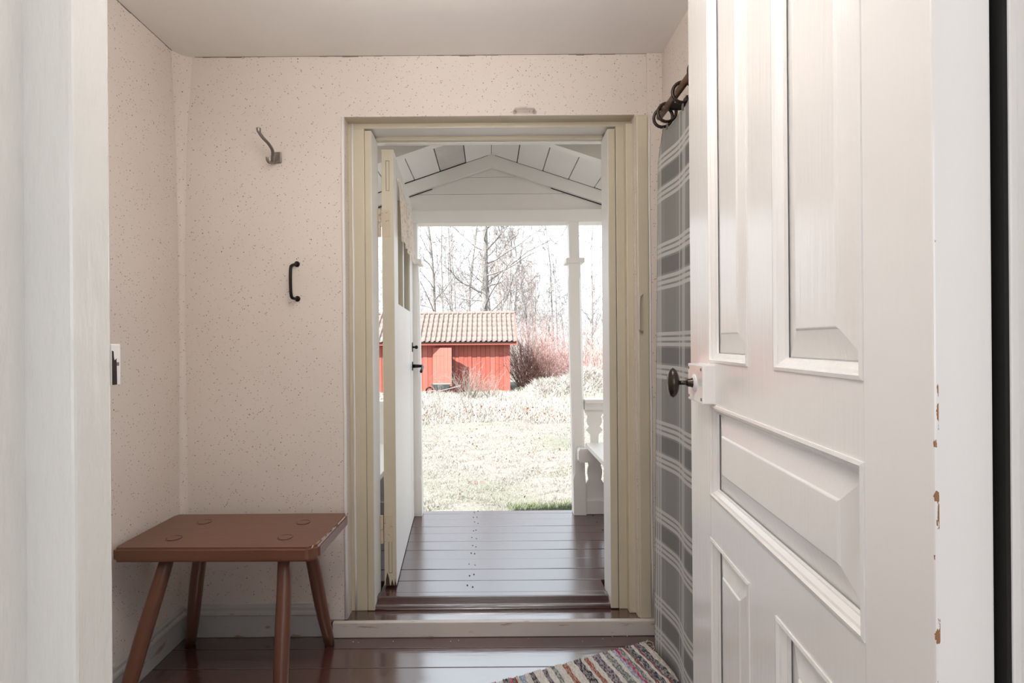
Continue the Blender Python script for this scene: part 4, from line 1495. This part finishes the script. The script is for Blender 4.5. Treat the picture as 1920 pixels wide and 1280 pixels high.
for a, b in ((0.0, 0.005), (TL + 0.02, 0.0)):
    for x, z in prof:
        for dz in (0.0, -0.014):
            p = sl * a + nrm * (z + b + dz)
            V.append((x, p.y, p.z))
m_ = len(prof)
for i in range(m_ - 1):
    q = lambda r, i, k: (r * m_ + i) * 2 + k
    F.append((q(0, i, 0), q(0, i + 1, 0), q(1, i + 1, 0), q(1, i, 0)))
    F.append((q(0, i, 1), q(1, i, 1), q(1, i + 1, 1), q(0, i + 1, 1)))
    F.append((q(0, i, 0), q(0, i, 1), q(0, i + 1, 1), q(0, i + 1, 0)))
for i in (0, m_ - 1):
    F.append((q(0, i, 0), q(1, i, 0), q(1, i, 1), q(0, i, 1)))
tile_me = npmesh('roof_tile', V, F)
tile_me.materials.append(M['tile'])
tile_me.shade_smooth()
ncol = int((1.05 - (BX0 - 0.25)) / TW)
for c in range(ncol):
    for r_ in range(ROWS):
        o = bpy.data.objects.new('roof_tile', tile_me)
        C.objects.link(o)
        o.parent = shed
        p = Vector((1.055 - (c + 1) * TW, EY - BY, EZ - BZ)) + sl * (r_ * TL - 0.01)
        o.location = p + Vector((random.uniform(-0.004, 0.004), 0, random.uniform(-0.004, 0.004)))
bm = bmesh.new()
tube(bm, [(0, 0, 0), (0.36, 0, 0)], [0.085, 0.10], 10)
rt = bpy.data.meshes.new('ridge_tile')
bm.to_mesh(rt)
bm.free()
rt.materials.append(M['tile'])
for k_ in range(19):
    o = bpy.data.objects.new('ridge_tile', rt)
    C.objects.link(o)
    o.parent = shed
    o.location = (1.06 - (k_ + 1) * 0.335, RY - BY, RZ2 - BZ + 0.0)
# open board door, hinged at its far side
dr = empty('shed_door', (-2.20, -0.045, 0.0), R(-31))
dr.parent = shed
dr['label'] = 'red board door of the shed standing ajar'
for k_ in range(5):
    boxo('plank', M['barn_red2'], dr, k_ * 0.18 + 0.003, (k_ + 1) * 0.18 - 0.003, -0.03, 0.0, 0.32, 1.79)
for z in (0.55, 1.48):
    boxo('strap_hinge', M['barn_red2'], dr, 0.02, 0.55, -0.038, -0.0302, z, z + 0.05)
boxo('ledge', M['barn_red'], dr, 0.03, 0.86, 0.001, 0.03, 0.5, 0.62)
boxo('edge_shadow_strip', M['barn_dark'], dr, 0.90, 0.925, -0.03, 0.015, 0.32, 1.79, label='dark strip painted as shade on the shed door edge')  # dark colour stands in for the shaded thickness of the leaf

# wheelbarrow tub in front of the shed door
wx, wy = -1.80, 19.0
wz = float(gz(np.array(wx), np.array(wy)))
wbw = empty('wheelbarrow', (wx, wy, wz), label='grey metal wheelbarrow in the grass below the shed door', cat='wheelbarrow')
bm = bmesh.new()
lo = [(-0.18, -0.16), (0.20, -0.16), (0.20, 0.16), (-0.18, 0.16)]
hi = [(-0.38, -0.28), (0.36, -0.28), (0.36, 0.28), (-0.38, 0.28)]
A = [bm.verts.new((x, y, 0.16)) for x, y in lo]
B = [bm.verts.new((x, y, 0.40)) for x, y in hi]
Bi = [bm.verts.new((x * 0.95, y * 0.95, 0.40)) for x, y in hi]
Ai = [bm.verts.new((x * 0.95, y * 0.95, 0.175)) for x, y in lo]
for i in range(4):
    j = (i + 1) % 4
    bm.faces.new((A[i], A[j], B[j], B[i]))
    bm.faces.new((B[i], B[j], Bi[j], Bi[i]))
    bm.faces.new((Bi[i], Bi[j], Ai[j], Ai[i]))
bm.faces.new(A[::-1])
bm.faces.new(Ai)
obj('tub', bm, M['tub'], wbw)
bm = bmesh.new()
torus(bm, (-0.45, 0, 0.15), (0, 1, 0), 0.12, 0.03, 18, 8)
obj('wheel', bm, M['iron'], wbw)
for s in (-1, 1):
    bm = bmesh.new()
    tube(bm, [(-0.45, s * 0.07, 0.15), (0.0, s * 0.18, 0.16), (0.75, s * 0.27, 0.34)], 0.014, 8)
    obj('handle', bm, M['tub'], wbw)
    bm = bmesh.new()
    tube(bm, [(0.22, s * 0.19, 0.20), (0.26, s * 0.19, 0.0)], 0.014, 8)
    obj('leg', bm, M['tub'], wbw)
